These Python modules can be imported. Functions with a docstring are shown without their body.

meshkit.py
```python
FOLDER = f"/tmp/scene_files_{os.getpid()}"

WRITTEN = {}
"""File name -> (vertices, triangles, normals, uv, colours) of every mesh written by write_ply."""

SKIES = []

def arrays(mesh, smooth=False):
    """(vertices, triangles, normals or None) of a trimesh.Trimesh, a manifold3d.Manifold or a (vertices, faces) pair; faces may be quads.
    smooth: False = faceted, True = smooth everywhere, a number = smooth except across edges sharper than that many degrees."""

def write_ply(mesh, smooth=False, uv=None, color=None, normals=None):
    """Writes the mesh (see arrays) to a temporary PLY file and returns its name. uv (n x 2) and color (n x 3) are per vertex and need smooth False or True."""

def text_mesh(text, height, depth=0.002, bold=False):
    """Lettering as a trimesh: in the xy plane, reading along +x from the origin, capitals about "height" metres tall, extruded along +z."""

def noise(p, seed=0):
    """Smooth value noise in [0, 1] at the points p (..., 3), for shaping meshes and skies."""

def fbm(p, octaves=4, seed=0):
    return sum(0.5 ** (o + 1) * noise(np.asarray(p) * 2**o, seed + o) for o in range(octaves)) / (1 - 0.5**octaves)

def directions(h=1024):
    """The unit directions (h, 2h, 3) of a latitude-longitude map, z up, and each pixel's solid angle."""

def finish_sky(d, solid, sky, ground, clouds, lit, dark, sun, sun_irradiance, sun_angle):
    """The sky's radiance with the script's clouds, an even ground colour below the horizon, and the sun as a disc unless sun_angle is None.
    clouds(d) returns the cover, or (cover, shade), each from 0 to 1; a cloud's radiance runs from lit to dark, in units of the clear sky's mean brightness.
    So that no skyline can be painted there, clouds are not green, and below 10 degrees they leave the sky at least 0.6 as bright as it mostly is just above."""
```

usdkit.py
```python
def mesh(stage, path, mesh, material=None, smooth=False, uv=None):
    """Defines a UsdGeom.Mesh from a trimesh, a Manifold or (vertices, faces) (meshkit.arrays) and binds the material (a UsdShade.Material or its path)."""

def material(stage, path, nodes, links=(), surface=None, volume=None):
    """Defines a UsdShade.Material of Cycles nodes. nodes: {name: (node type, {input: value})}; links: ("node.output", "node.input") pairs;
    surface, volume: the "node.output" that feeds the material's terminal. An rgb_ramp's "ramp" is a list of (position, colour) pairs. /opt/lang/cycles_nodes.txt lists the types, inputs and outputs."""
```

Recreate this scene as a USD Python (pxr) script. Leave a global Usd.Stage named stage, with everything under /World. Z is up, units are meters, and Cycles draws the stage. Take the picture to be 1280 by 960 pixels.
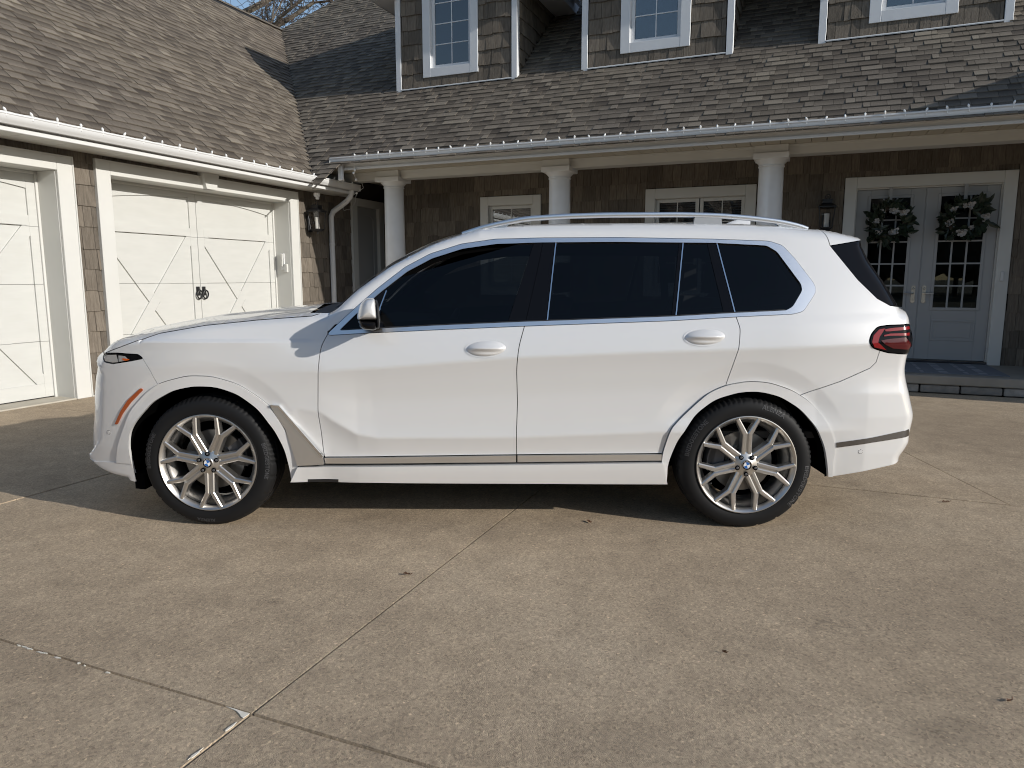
import math, random
import numpy as np, trimesh, shapely, usdkit, meshkit
from pxr import Usd, UsdGeom, UsdLux, UsdShade, Sdf, Gf, Vt
from scipy.interpolate import PchipInterpolator
from scipy.ndimage import gaussian_filter1d
from scipy.spatial import Delaunay, cKDTree
from shapely.geometry import Polygon, LineString, Point, box as sbox

stage = Usd.Stage.CreateInMemory()
UsdGeom.SetStageUpAxis(stage, UsdGeom.Tokens.z)
UsdGeom.SetStageMetersPerUnit(stage, 1.0)
UsdGeom.Xform.Define(stage, "/World")
UsdGeom.Scope.Define(stage, "/World/Looks")
rng = random.Random(7)

# ------------------------------------------------------------------ camera
cam = UsdGeom.Camera.Define(stage, "/World/camera")
cam.CreateHorizontalApertureAttr(36.0); cam.CreateVerticalApertureAttr(27.0)
cam.CreateFocalLengthAttr(36.0 * 890 / 1280)
cam.CreateClippingRangeAttr(Gf.Vec2f(0.05, 2000))
cam.AddTranslateOp().Set(Gf.Vec3d(0, 0, 1.45))
cam.AddRotateXOp().Set(90 - 8.4)
cam.CreateExposureAttr(0.28)

# ------------------------------------------------------------------ sky and sun
SUN_EL = math.radians(20.0)
TO_SUN = np.array([0.887, -0.472, 0.0]); TO_SUN /= np.linalg.norm(TO_SUN)
TO_SUN = np.r_[TO_SUN[:2] * math.cos(SUN_EL), math.sin(SUN_EL)]
dome = UsdLux.DomeLight.Define(stage, "/World/sky")
dome.GetPrim().SetCustomDataByKey("kind", "structure")
sky_mat = usdkit.material(stage, "/World/Looks/sky", {
    "s": ("sky_texture", {"sky_type": "single_scattering", "sun_disc": False, "sun_elevation": SUN_EL, "sun_rotation": math.atan2(TO_SUN[0], TO_SUN[1]), "air_density": 1.0, "aerosol_density": 0.6}),
    "b": ("background_shader", {"strength": 0.12})}, [("s.color", "b.color")], surface="b.background")
UsdShade.MaterialBindingAPI.Apply(dome.GetPrim()).Bind(sky_mat)
sun = UsdLux.DistantLight.Define(stage, "/World/sun")
sun.CreateNormalizeAttr(True); sun.CreateIntensityAttr(0.88); sun.CreateAngleAttr(0.53); sun.CreateColorAttr(Gf.Vec3f(1.0, 0.96, 0.90))
m4 = Gf.Matrix4d(); zax = TO_SUN; xax = np.cross([0, 0, 1], zax); xax /= np.linalg.norm(xax); yax = np.cross(zax, xax)
m4.Set(*[float(q) for q in (*xax, 0, *yax, 0, *zax, 0, 0, 0, 0, 1)])
sun.AddTransformOp().Set(m4)

# ------------------------------------------------------------------ things and parts
used = {}
def numbered(path):
    n = used.get(path, 0); used[path] = n + 1
    return path if n == 0 else f"{path}_{n:03d}"
def tag(prim, label=None, category=None, group=None, kind=None):
    for k, v in (("label", label), ("category", category), ("group", group), ("kind", kind)):
        if v: prim.SetCustomDataByKey(k, v)
    return prim
def thing(name, label=None, category=None, loc=(0, 0, 0), rotz=0.0, group=None, kind=None):
    """An Xform directly under /World; returns its path."""
    path = numbered("/World/" + name)
    x = UsdGeom.Xform.Define(stage, path)
    x.AddTranslateOp().Set(Gf.Vec3d(*map(float, loc)))
    if rotz: x.AddRotateZOp().Set(float(rotz))
    tag(x.GetPrim(), label, category, group, kind)
    return path
def node(parent, name, loc=None, rot=None, label=None):
    path = numbered(parent + "/" + name)
    x = UsdGeom.Xform.Define(stage, path)
    if loc is not None: x.AddTranslateOp().Set(Gf.Vec3d(*map(float, loc)))
    if rot: x.AddRotateXYZOp().Set(Gf.Vec3f(*map(float, rot)))
    tag(x.GetPrim(), label)
    return path
def part(parent, name, mesh, mat, smooth=False, label=None, kind=None, tone=None):
    path = numbered(parent + "/" + name)
    m = usdkit.mesh(stage, path, mesh, "/World/Looks/" + mat, smooth=smooth)
    if tone is not None:   # how dark or light each piece is, 0 to 1
        t = np.broadcast_to(np.asarray(tone, np.float32), len(m.GetPointsAttr().Get())).astype(np.float32)
        UsdGeom.PrimvarsAPI(m).CreatePrimvar("tone", Sdf.ValueTypeNames.FloatArray, "vertex").Set(Vt.FloatArray.FromNumpy(np.ascontiguousarray(t)))
    tag(m.GetPrim(), label, kind=kind)
    return path
def solo(name, mesh, mat, smooth=False, label=None, category=None, group=None, kind=None):
    p = part("/World", name, mesh, mat, smooth)
    tag(stage.GetPrimAtPath(p), label, category, group, kind)
    return p
def copy_of(src, name, label, category, loc, rotz=0.0, group=None):
    path = numbered("/World/" + name)
    x = UsdGeom.Xform.Define(stage, path)
    x.GetPrim().GetReferences().AddInternalReference(src)
    x.ClearXformOpOrder()
    x.AddTranslateOp().Set(Gf.Vec3d(*map(float, loc)))
    x.AddRotateZOp().Set(float(rotz))
    tag(x.GetPrim(), label, category, group)
    x.GetPrim().SetInstanceable(True)
    return path

# ------------------------------------------------------------------ mesh helpers
def cat(*ms):
    ms = [m for g in ms for m in (g if isinstance(g, (list, tuple)) and not isinstance(g[0], np.ndarray) else [g])]
    return trimesh.util.concatenate([tm(m) for m in ms])
def tm(m):
    if isinstance(m, trimesh.Trimesh): return m
    v, f, _ = meshkit.arrays(m); return trimesh.Trimesh(v, f, process=False)
def fixed(m):
    """Outward faces after a mirroring map."""
    return trimesh.Trimesh(m.vertices, m.faces[:, ::-1], process=False)
def box(x0, x1, y0, y1, z0, z1):
    x0, x1 = min(x0, x1), max(x0, x1); y0, y1 = min(y0, y1), max(y0, y1); z0, z1 = min(z0, z1), max(z0, z1)
    v = np.array([(x, y, z) for x in (x0, x1) for y in (y0, y1) for z in (z0, z1)], float)
    f = np.array([(0, 1, 3), (0, 3, 2), (4, 6, 7), (4, 7, 5), (0, 4, 5), (0, 5, 1), (2, 3, 7), (2, 7, 6), (0, 2, 6), (0, 6, 4), (1, 5, 7), (1, 7, 3)])
    return trimesh.Trimesh(v, f, process=False)
def hull(pts): return trimesh.convex.convex_hull(np.asarray(pts, float))
def cbox(x0, x1, y0, y1, z0, z1, c=0.004):
    """A box with chamfered edges."""
    x0, x1 = min(x0, x1), max(x0, x1); y0, y1 = min(y0, y1), max(y0, y1); z0, z1 = min(z0, z1), max(z0, z1)
    c = min(c, (x1 - x0) / 3, (y1 - y0) / 3, (z1 - z0) / 3)
    p = []
    for sx, x in ((1, x0), (-1, x1)):
        for sy, y in ((1, y0), (-1, y1)):
            for sz, z in ((1, z0), (-1, z1)):
                p += [(x, y + sy * c, z + sz * c), (x + sx * c, y, z + sz * c), (x + sx * c, y + sy * c, z)]
    return hull(p)
def prism(poly, h):
    """Polygon in xy, extruded from z = 0 to h."""
    return trimesh.util.concatenate([trimesh.creation.extrude_polygon(g, h, engine="earcut") for g in getattr(poly, "geoms", [poly])])
def xz(mesh, y0=0.0):
    """Turns a mesh made in xy with depth z into one in xz, its z running along -y from y0."""
    v = mesh.vertices; return trimesh.Trimesh(np.stack([v[:, 0], y0 - v[:, 2], v[:, 1]], 1), mesh.faces, process=False)
def tube(pts, r, n=8, caps=True):
    """A tube along points; r one radius or one per point."""
    p = np.asarray(pts, float); r = np.broadcast_to(np.asarray(r, float), len(p))
    t = np.gradient(p, axis=0); t /= np.linalg.norm(t, axis=1, keepdims=True) + 1e-12
    up = np.array([0, 0, 1.0]) if abs(t[0, 2]) < 0.9 else np.array([1.0, 0, 0])
    a = np.cross(t[0], up); a /= np.linalg.norm(a); v, k = [], np.arange(n) * 2 * math.pi / n
    for i in range(len(p)):
        a = a - t[i] * (a @ t[i]); a /= np.linalg.norm(a) + 1e-12; b = np.cross(t[i], a)
        v.append(p[i] + r[i] * (np.cos(k)[:, None] * a + np.sin(k)[:, None] * b))
    v = np.concatenate(v); f = []
    for i in range(len(p) - 1):
        for j in range(n):
            q = (i * n + j, i * n + (j + 1) % n, (i + 1) * n + (j + 1) % n, (i + 1) * n + j)
            f += [(q[0], q[1], q[2]), (q[0], q[2], q[3])]
    if caps:
        for j in range(1, n - 1): f += [(0, j + 1, j), ((len(p) - 1) * n, (len(p) - 1) * n + j, (len(p) - 1) * n + j + 1)]
    return trimesh.Trimesh(v, np.array(f), process=False)
def lathe(profile, n=96, axis="z"):
    """Profile of (radius, height) turned about an axis, outward when the profile rises on its outer side."""
    pr = np.asarray(profile, float); k = np.arange(n) * 2 * math.pi / n
    v = np.stack([np.outer(pr[:, 0], np.cos(k)), np.outer(pr[:, 0], np.sin(k)), np.repeat(pr[:, 1:], n, 1)], -1).reshape(-1, 3); f = []
    i, j = np.meshgrid(np.arange(len(pr) - 1), np.arange(n), indexing="ij"); i, j = i.ravel(), j.ravel(); j2 = (j + 1) % n
    f = np.vstack([np.stack([i * n + j, i * n + j2, (i + 1) * n + j2], 1), np.stack([i * n + j, (i + 1) * n + j2, (i + 1) * n + j], 1)])
    m = trimesh.Trimesh(v, f, process=False)
    if axis == "y":  # height runs along -y (towards the viewer of the near side)
        v = m.vertices; m = trimesh.Trimesh(np.stack([v[:, 0], -v[:, 2], v[:, 1]], 1), m.faces, process=False)
    return m

# ------------------------------------------------------------------ materials
def mat(name, nodes, links=(), surface="p.BSDF"): usdkit.material(stage, "/World/Looks/" + name, nodes, links, surface=surface)
def plain(name, color, rough=0.5, metallic=0.0, coat=0.0, **kw):
    mat(name, {"p": ("principled_bsdf", {"base_color": color, "roughness": rough, "metallic": metallic, "coat_weight": coat, **kw})})
def mottled(name, c1, c2, scale=6.0, rough=0.6, bump=0.0, bscale=60.0, detail=5, piece=0.0, coat=0.0, stretch=(1, 1, 1), dist=0.01):
    """Two tones mixed by noise, with fine relief and a tone of its own for each piece."""
    n = {"g": ("geometry", {}), "m": ("mapping", {"scale": stretch}), "n": ("noise_texture", {"scale": scale, "detail": detail, "roughness": 0.6}),
         "r": ("rgb_ramp", {"ramp": [(0.3, c1), (0.7, c2)]}), "p": ("principled_bsdf", {"roughness": rough, "coat_weight": coat})}
    l = [("g.position", "m.vector"), ("m.vector", "n.vector"), ("n.fac", "r.fac")]
    col = "r.color"
    if piece:
        n.update({"o": ("attribute", {"attribute": "tone"}), "mr": ("map_range", {"from_min": 0, "from_max": 1, "to_min": 1 - piece, "to_max": 1 + piece}), "hv": ("hsv", {"hue": 0.5, "saturation": 1.0})})
        l += [("o.fac", "mr.value"), ("mr.result", "hv.value"), ("r.color", "hv.color")]
        col = "hv.color"
    l.append((col, "p.base_color"))
    if bump:
        n.update({"n2": ("noise_texture", {"scale": bscale, "detail": 4}), "b": ("bump", {"strength": bump, "distance": dist})})
        l += [("m.vector", "n2.vector"), ("n2.fac", "b.height"), ("b.normal", "p.normal")]
    mat(name, n, l)
def pane(name, through, rough=0.0, ior=1.5):
    mat(name, {"f": ("fresnel", {"IOR": ior}), "t": ("transparent_bsdf", {"color": through}), "g": ("glossy_bsdf", {"color": (1, 1, 1), "roughness": rough}), "x": ("mix_closure", {})},
        [("f.fac", "x.fac"), ("t.BSDF", "x.closure1"), ("g.BSDF", "x.closure2")], surface="x.closure")

# the drive: exposed-aggregate concrete, with stains and wear of its own
mat("concrete", {
    "g": ("geometry", {}), "big": ("noise_texture", {"scale": 0.55, "detail": 6, "roughness": 0.62}), "mid": ("noise_texture", {"scale": 5.0, "detail": 6, "roughness": 0.65}),
    "grain": ("voronoi_texture", {"scale": 120.0}), "fine": ("noise_texture", {"scale": 240.0, "detail": 3}),
    "rb": ("rgb_ramp", {"ramp": [(0.34, (0.345, 0.267, 0.184)), (0.5, (0.408, 0.319, 0.221)), (0.66, (0.466, 0.371, 0.263))]}),
    "rm": ("rgb_ramp", {"ramp": [(0.3, (0.86, 0.86, 0.86)), (0.7, (1.12, 1.12, 1.12))]}),
    "rg": ("rgb_ramp", {"ramp": [(0.0, (0.52, 0.50, 0.48)), (0.3, (0.86, 0.86, 0.86)), (0.7, (1.10, 1.09, 1.07)), (0.9, (1.35, 1.33, 1.28)), (1.0, (1.9, 1.86, 1.76))]}),
    "m1": ("mix", {"mix_type": "multiply", "fac": 1.0}), "m2": ("mix", {"mix_type": "multiply", "fac": 0.85}),
    "spot": ("noise_texture", {"scale": 1.7, "detail": 2}), "rs": ("rgb_ramp", {"ramp": [(0.26, (0.62, 0.62, 0.62)), (0.34, (1, 1, 1))]}), "m3": ("mix", {"mix_type": "multiply", "fac": 0.5}),
    # a scuffed patch and a few oil drips that lie on the drive
    "mp1": ("mapping", {"mapping_type": "texture", "location": (1.36, 2.84, 0), "rotation": (0, 0, -0.5), "scale": (0.34, 0.17, 1)}), "g1": ("gradient_texture", {"gradient_type": "spherical"}), "w1": ("wave_texture", {"scale": 1.3, "distortion": 14.0, "detail": 4, "detail_scale": 1.6}),
    "x1": ("math", {"math_type": "multiply"}), "mp2": ("mapping", {"mapping_type": "texture", "location": (-1.09, 3.05, 0), "scale": (0.09, 0.06, 1)}), "g2": ("gradient_texture", {"gradient_type": "spherical"}),
    "mp3": ("mapping", {"mapping_type": "texture", "location": (0.35, 2.05, 0), "scale": (0.5, 0.25, 1)}), "g3": ("gradient_texture", {"gradient_type": "spherical"}), "x3": ("math", {"math_type": "multiply", "value2": 0.6}),
    "ad": ("math", {"math_type": "add"}), "ad2": ("math", {"math_type": "add", "use_clamp": True}), "x4": ("math", {"math_type": "multiply"}), "rst": ("rgb_ramp", {"ramp": [(0.08, (1, 1, 1)), (0.6, (0.62, 0.62, 0.63))]}), "m4": ("mix", {"mix_type": "multiply", "fac": 1.0}),
    "b": ("bump", {"strength": 0.8, "distance": 0.005}), "p": ("principled_bsdf", {"roughness": 0.82, "specular_ior_level": 0.35})},
    [("g.position", "big.vector"), ("g.position", "mid.vector"), ("g.position", "grain.vector"), ("g.position", "fine.vector"), ("g.position", "spot.vector"),
     ("big.fac", "rb.fac"), ("mid.fac", "rm.fac"), ("grain.color", "rg.fac"), ("rb.color", "m1.color1"), ("rm.color", "m1.color2"), ("m1.color", "m2.color1"), ("rg.color", "m2.color2"),
     ("spot.fac", "rs.fac"), ("m2.color", "m3.color1"), ("rs.color", "m3.color2"), ("g.position", "mp1.vector"), ("mp1.vector", "g1.vector"), ("mp1.vector", "w1.vector"), ("g1.fac", "x1.value1"), ("w1.fac", "x1.value2"), ("g.position", "mp2.vector"), ("mp2.vector", "g2.vector"), ("g.position", "mp3.vector"), ("mp3.vector", "g3.vector"), ("g3.fac", "x3.value1"), ("x1.value", "ad.value1"), ("g2.fac", "ad.value2"), ("ad.value", "ad2.value1"), ("x3.value", "ad2.value2"), ("ad2.value", "x4.value1"), ("mid.fac", "x4.value2"), ("x4.value", "rst.fac"), ("m3.color", "m4.color1"), ("rst.color", "m4.color2"), ("m4.color", "p.base_color"), ("fine.fac", "b.height"), ("b.normal", "p.normal")])
mottled("concrete_pale", (0.40, 0.36, 0.29), (0.50, 0.46, 0.38), 4, 0.8, 0.3, 200, dist=0.0015)
mottled("mortar", (0.66, 0.61, 0.51), (0.76, 0.71, 0.62), 30, 0.8)
plain("joint_dirt", (0.010, 0.008, 0.006), 1.0, specular_ior_level=0.0)
mottled("winter_grass", (0.055, 0.052, 0.026), (0.09, 0.08, 0.042), 3, 0.9, 0.5, 40)
# shingle: dark and light granule tabs; the tone goes with the piece
mat("shingle", {
    "g": ("geometry", {}), "o": ("attribute", {"attribute": "tone"}),
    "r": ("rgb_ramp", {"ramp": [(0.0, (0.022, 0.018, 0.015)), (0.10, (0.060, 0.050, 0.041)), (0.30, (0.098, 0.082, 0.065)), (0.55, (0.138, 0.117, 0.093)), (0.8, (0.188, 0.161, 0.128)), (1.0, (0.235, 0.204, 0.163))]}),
    "n": ("noise_texture", {"scale": 160.0, "detail": 2}), "rn": ("rgb_ramp", {"ramp": [(0.25, (0.62, 0.62, 0.62)), (0.75, (1.4, 1.4, 1.4))]}),
    "big": ("noise_texture", {"scale": 0.5, "detail": 3}), "rbig": ("rgb_ramp", {"ramp": [(0.3, (0.88, 0.88, 0.9)), (0.7, (1.1, 1.1, 1.08))]}),
    "m": ("mix", {"mix_type": "multiply", "fac": 1.0}), "m2": ("mix", {"mix_type": "multiply", "fac": 1.0}), "b": ("bump", {"strength": 0.6, "distance": 0.004}), "p": ("principled_bsdf", {"roughness": 0.88, "specular_ior_level": 0.25})},
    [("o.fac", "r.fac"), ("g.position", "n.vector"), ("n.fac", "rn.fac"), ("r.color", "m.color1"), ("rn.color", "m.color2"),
     ("g.position", "big.vector"), ("big.fac", "rbig.fac"), ("m.color", "m2.color1"), ("rbig.color", "m2.color2"), ("m2.color", "p.base_color"), ("n.fac", "b.height"), ("b.normal", "p.normal")])
plain("roof_felt", (0.05, 0.042, 0.035), 0.95)
# split-cedar style shake with upright grain
mottled("shake", (0.098, 0.080, 0.061), (0.182, 0.154, 0.121), 9, 0.85, 0.6, 40, piece=0.26, stretch=(6, 6, 0.55), dist=0.012)
plain("wall_felt", (0.025, 0.02, 0.016), 0.95)
mottled("door_cream", (0.515, 0.515, 0.485), (0.55, 0.55, 0.52), 3, 0.45, 0.12, 60, stretch=(1, 1, 5), dist=0.003)
mottled("trim_cream", (0.575, 0.57, 0.535), (0.605, 0.60, 0.565), 2, 0.42)
mottled("trim_white", (0.66, 0.67, 0.68), (0.70, 0.71, 0.72), 2, 0.4)
plain("gutter_white", (0.64, 0.64, 0.63), 0.3)
plain("soffit_beige", (0.46, 0.425, 0.35), 0.5)
mottled("column_white", (0.66, 0.66, 0.65), (0.72, 0.72, 0.71), 5, 0.55, 0.15, 90, dist=0.003)
plain("door_grey", (0.34, 0.34, 0.335), 0.4)
plain("black_iron", (0.012, 0.012, 0.013), 0.45, 0.0)
plain("candle_wax", (0.75, 0.73, 0.68), 0.5)
plain("nickel", (0.55, 0.53, 0.48), 0.3, 1.0)
plain("dark_room", (0.012, 0.012, 0.013), 0.9)
plain("blind_slat", (0.45, 0.44, 0.41), 0.5)
pane("window_glass", (0.62, 0.66, 0.68), 0.0, 2.3)
pane("door_glass", (0.80, 0.84, 0.84), 0.0, 1.5)
pane("lamp_glass", (0.92, 0.92, 0.92), 0.0, 1.4)
mottled("step_stone", (0.16, 0.15, 0.135), (0.30, 0.28, 0.25), 7, 0.85, 0.8, 30, piece=0.35)
mottled("porch_slab", (0.24, 0.215, 0.18), (0.31, 0.28, 0.235), 3, 0.8, 0.2, 120, dist=0.002)
plain("bulb_clear", (0.80, 0.80, 0.78), 0.15, 0.0)
plain("wire_white", (0.62, 0.62, 0.60), 0.5)
mottled("bark", (0.075, 0.060, 0.045), (0.17, 0.145, 0.115), 8, 0.9, 0.6, 30)
plain("twig", (0.070, 0.052, 0.040), 0.9)
mottled("wreath_leaf", (0.008, 0.014, 0.007), (0.026, 0.036, 0.018), 20, 0.4)
plain("magnolia_white", (0.40, 0.37, 0.34), 0.6)
plain("rail_foot_grey", (0.42, 0.43, 0.44), 0.4, 0.5)
mottled("far_wood", (0.045, 0.036, 0.028), (0.085, 0.070, 0.054), 2, 0.95, 0.0)
plain("berry", (0.10, 0.03, 0.02), 0.4)
mottled("dry_leaf", (0.10, 0.045, 0.02), (0.19, 0.095, 0.045), 30, 0.7)
mottled("rug_grey", (0.15, 0.16, 0.18), (0.19, 0.20, 0.225), 40, 0.9, 0.3, 200, dist=0.0015)
mottled("rug_light", (0.27, 0.28, 0.31), (0.32, 0.33, 0.36), 40, 0.9, 0.3, 200, dist=0.0015)
# the car
mat("car_paint", {"p": ("principled_bsdf", {"base_color": (0.69, 0.685, 0.675), "metallic": 0.10, "roughness": 0.34, "specular_ior_level": 0.5, "coat_weight": 1.0, "coat_roughness": 0.02, "coat_ior": 1.5})})
plain("satin_alloy", (0.84, 0.845, 0.85), 0.33, 1.0)
plain("chrome", (0.82, 0.83, 0.84), 0.05, 1.0)
plain("dark_chrome", (0.30, 0.30, 0.31), 0.10, 1.0)
plain("gloss_black", (0.004, 0.004, 0.005), 0.04, 0.0, 0.0, specular_ior_level=0.2)
plain("plastic_black", (0.014, 0.014, 0.015), 0.5)
plain("seam_black", (0.003, 0.003, 0.003), 1.0, specular_ior_level=0.0)
mat("rubber", {"p": ("principled_bsdf", {"base_color": (0.009, 0.009, 0.0095), "roughness": 0.6, "specular_ior_level": 0.22})})
plain("rubber_letter", (0.040, 0.040, 0.042), 0.6)
mat("alloy", {"p": ("principled_bsdf", {"base_color": (0.60, 0.58, 0.55), "metallic": 1.0, "roughness": 0.38, "coat_weight": 0.4, "coat_roughness": 0.08})})
mat("disc_steel", {"p": ("principled_bsdf", {"base_color": (0.30, 0.29, 0.275), "metallic": 1.0, "roughness": 0.42})})
plain("caliper_grey", (0.10, 0.10, 0.105), 0.4, 0.3)
pane("tinted_glass", (0.15, 0.17, 0.18), 0.0, 1.38)
pane("windscreen_glass", (0.55, 0.58, 0.57), 0.0, 1.52)
plain("cabin_trim", (0.035, 0.033, 0.031), 0.7)
plain("amber", (0.60, 0.10, 0.008), 0.2, 0.0, 1.0)
plain("amber_dark", (0.36, 0.065, 0.008), 0.2, 0.0, 1.0)
plain("lamp_red", (0.22, 0.004, 0.006), 0.15, 0.0, 0.2)
plain("lamp_red_dark", (0.07, 0.002, 0.004), 0.15, 0.0, 0.2)
plain("lamp_silver", (0.60, 0.61, 0.62), 0.2, 0.6, 1.0)
plain("emblem_blue", (0.01, 0.12, 0.42), 0.2, 0.0, 1.0)
plain("emblem_white", (0.75, 0.75, 0.75), 0.2, 0.0, 1.0)
# ------------------------------------------------------------------ ground
# u runs along the front of the house, v away from the viewer; the house stands 22.6 degrees askew to the car
YAW = math.radians(22.6)
PU = np.array([math.cos(YAW), -math.sin(YAW), 0.0]); GV = np.array([math.sin(YAW), math.cos(YAW), 0.0])
def uvz(u, v, z=0.0): return u * PU + v * GV + np.array([0, 0, z])
def turn(mesh, du=0.0, dv=0.0, dz=0.0):
    """A mesh laid out in (u, v, z) to world coordinates."""
    v = mesh.vertices
    return trimesh.Trimesh(np.outer(v[:, 0] + du, PU) + np.outer(v[:, 1] + dv, GV) + np.outer(v[:, 2] + dz, [0, 0, 1]), mesh.faces, process=False)
def ring_sheet(r0, r1, z0, n=64):
    k = np.arange(n) * 2 * math.pi / n
    v = np.vstack([np.stack([r * np.cos(k), r * np.sin(k), 0 * k + z0], 1) for r in (r0, r1)]); f = []
    for j in range(n): f += [(j, n + j, n + (j + 1) % n), (j, n + (j + 1) % n, (j + 1) % n)]
    return trimesh.Trimesh(v, np.array(f), process=False)
g0 = ring_sheet(0.001, 900, -0.06)
solo("lawn", g0, "winter_grass", kind="structure")
drive = thing("driveway", kind="structure")
part(drive, "joint", turn(box(-8.6, 15.0, -15, 10.5, -0.05, -0.022)), "joint_dirt")
def slab(poly, z1=0.0, mat_="concrete", name="slab", edge=0.006, deep=0.045):
    """A concrete slab from its outline in (u, v): eased edges, slightly worn."""
    c = poly.exterior
    pts = resample_loop(np.array(c.coords)[:-1], 0.05)
    top = []
    inner = np.array(poly.buffer(-0.012).exterior.coords)
    rings, n = [], len(pts)
    ctr = np.array(poly.centroid.coords[0])
    q = pts
    small = poly.buffer(-0.0035, join_style=2)
    proj = np.array([small.exterior.interpolate(small.exterior.project(Point(p))).coords[0] for p in q])
    wob = np.array([meshkit.noise((p[0] * 9, p[1] * 9, 3.1)) for p in q])
    rings = [np.c_[q, np.full(n, z1 - deep)], np.c_[q + (proj - q) * 0.10 * wob[:, None], np.full(n, z1 - 0.010)], np.c_[q + (proj - q) * (0.6 + 0.5 * wob[:, None]), np.full(n, z1)]]
    v = np.vstack(rings); f = []
    ccw = poly.exterior.is_ccw
    for a in range(2):
        for j in range(n):
            j2 = (j + 1) % n; f += [(a * n + j, a * n + j2, (a + 1) * n + j2), (a * n + j, (a + 1) * n + j2, (a + 1) * n + j)]
    vt, ft = trimesh.creation.triangulate_polygon(Polygon(rings[2][:, :2]), engine="earcut")
    base = len(v); v = np.vstack([v, np.c_[vt, np.full(len(vt), z1)]])
    f = np.array(f) if ccw else np.array(f)[:, ::-1]
    t = vt[ft]; area = np.cross(t[:, 1] - t[:, 0], t[:, 2] - t[:, 0]); ft = np.where((area > 0)[:, None], ft, ft[:, ::-1])
    return trimesh.Trimesh(v, np.vstack([f, ft + base]), process=False)
def resample_loop(p, step):
    p = np.vstack([p, p[:1]]); out = []
    for a in range(len(p) - 1):
        k = max(1, int(np.linalg.norm(p[a + 1] - p[a]) / step)); out += [p[a] + (p[a + 1] - p[a]) * i / k for i in range(k)]
    return np.array(out)
us = [-8.18, -4.796, -1.66, 1.40, 4.6, 8.0, 12.0]
vs = [-14.0, -9.2, -5.6, -1.95, 1.705, 5.34, 10.39]
gap = 0.0036
for i in range(len(us) - 1):
    for j in range(len(vs) - 1):
        u0, u1, v0, v1 = us[i], us[i + 1], vs[j], vs[j + 1]
        pg = [(u0 + gap, v0 + gap), (u1 - gap, v0 + gap), (u1 - gap, v1 - gap), (u0 + gap, v1 - gap)]
        if j == 5 and i == 2: pg[1] = (1.27 - gap, v0 + gap); pg[2] = (-0.45 - gap, v1 - gap)     # the joint that runs askew to the porch
        if j == 5 and i == 3: pg[0] = (1.27 + gap, v0 + gap); pg[3] = (-0.45 + gap, v1 - gap)
        part(drive, "slab", turn(slab(Polygon(pg), z1=rng.uniform(-0.002, 0.002))), "concrete")
for a, b in ((1.0, 5.9), (5.91, 10.39)):
    part(drive, "garage_apron", turn(slab(sbox(-8.58, a, -8.19, b), z1=0.012)), "concrete_pale")
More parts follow.
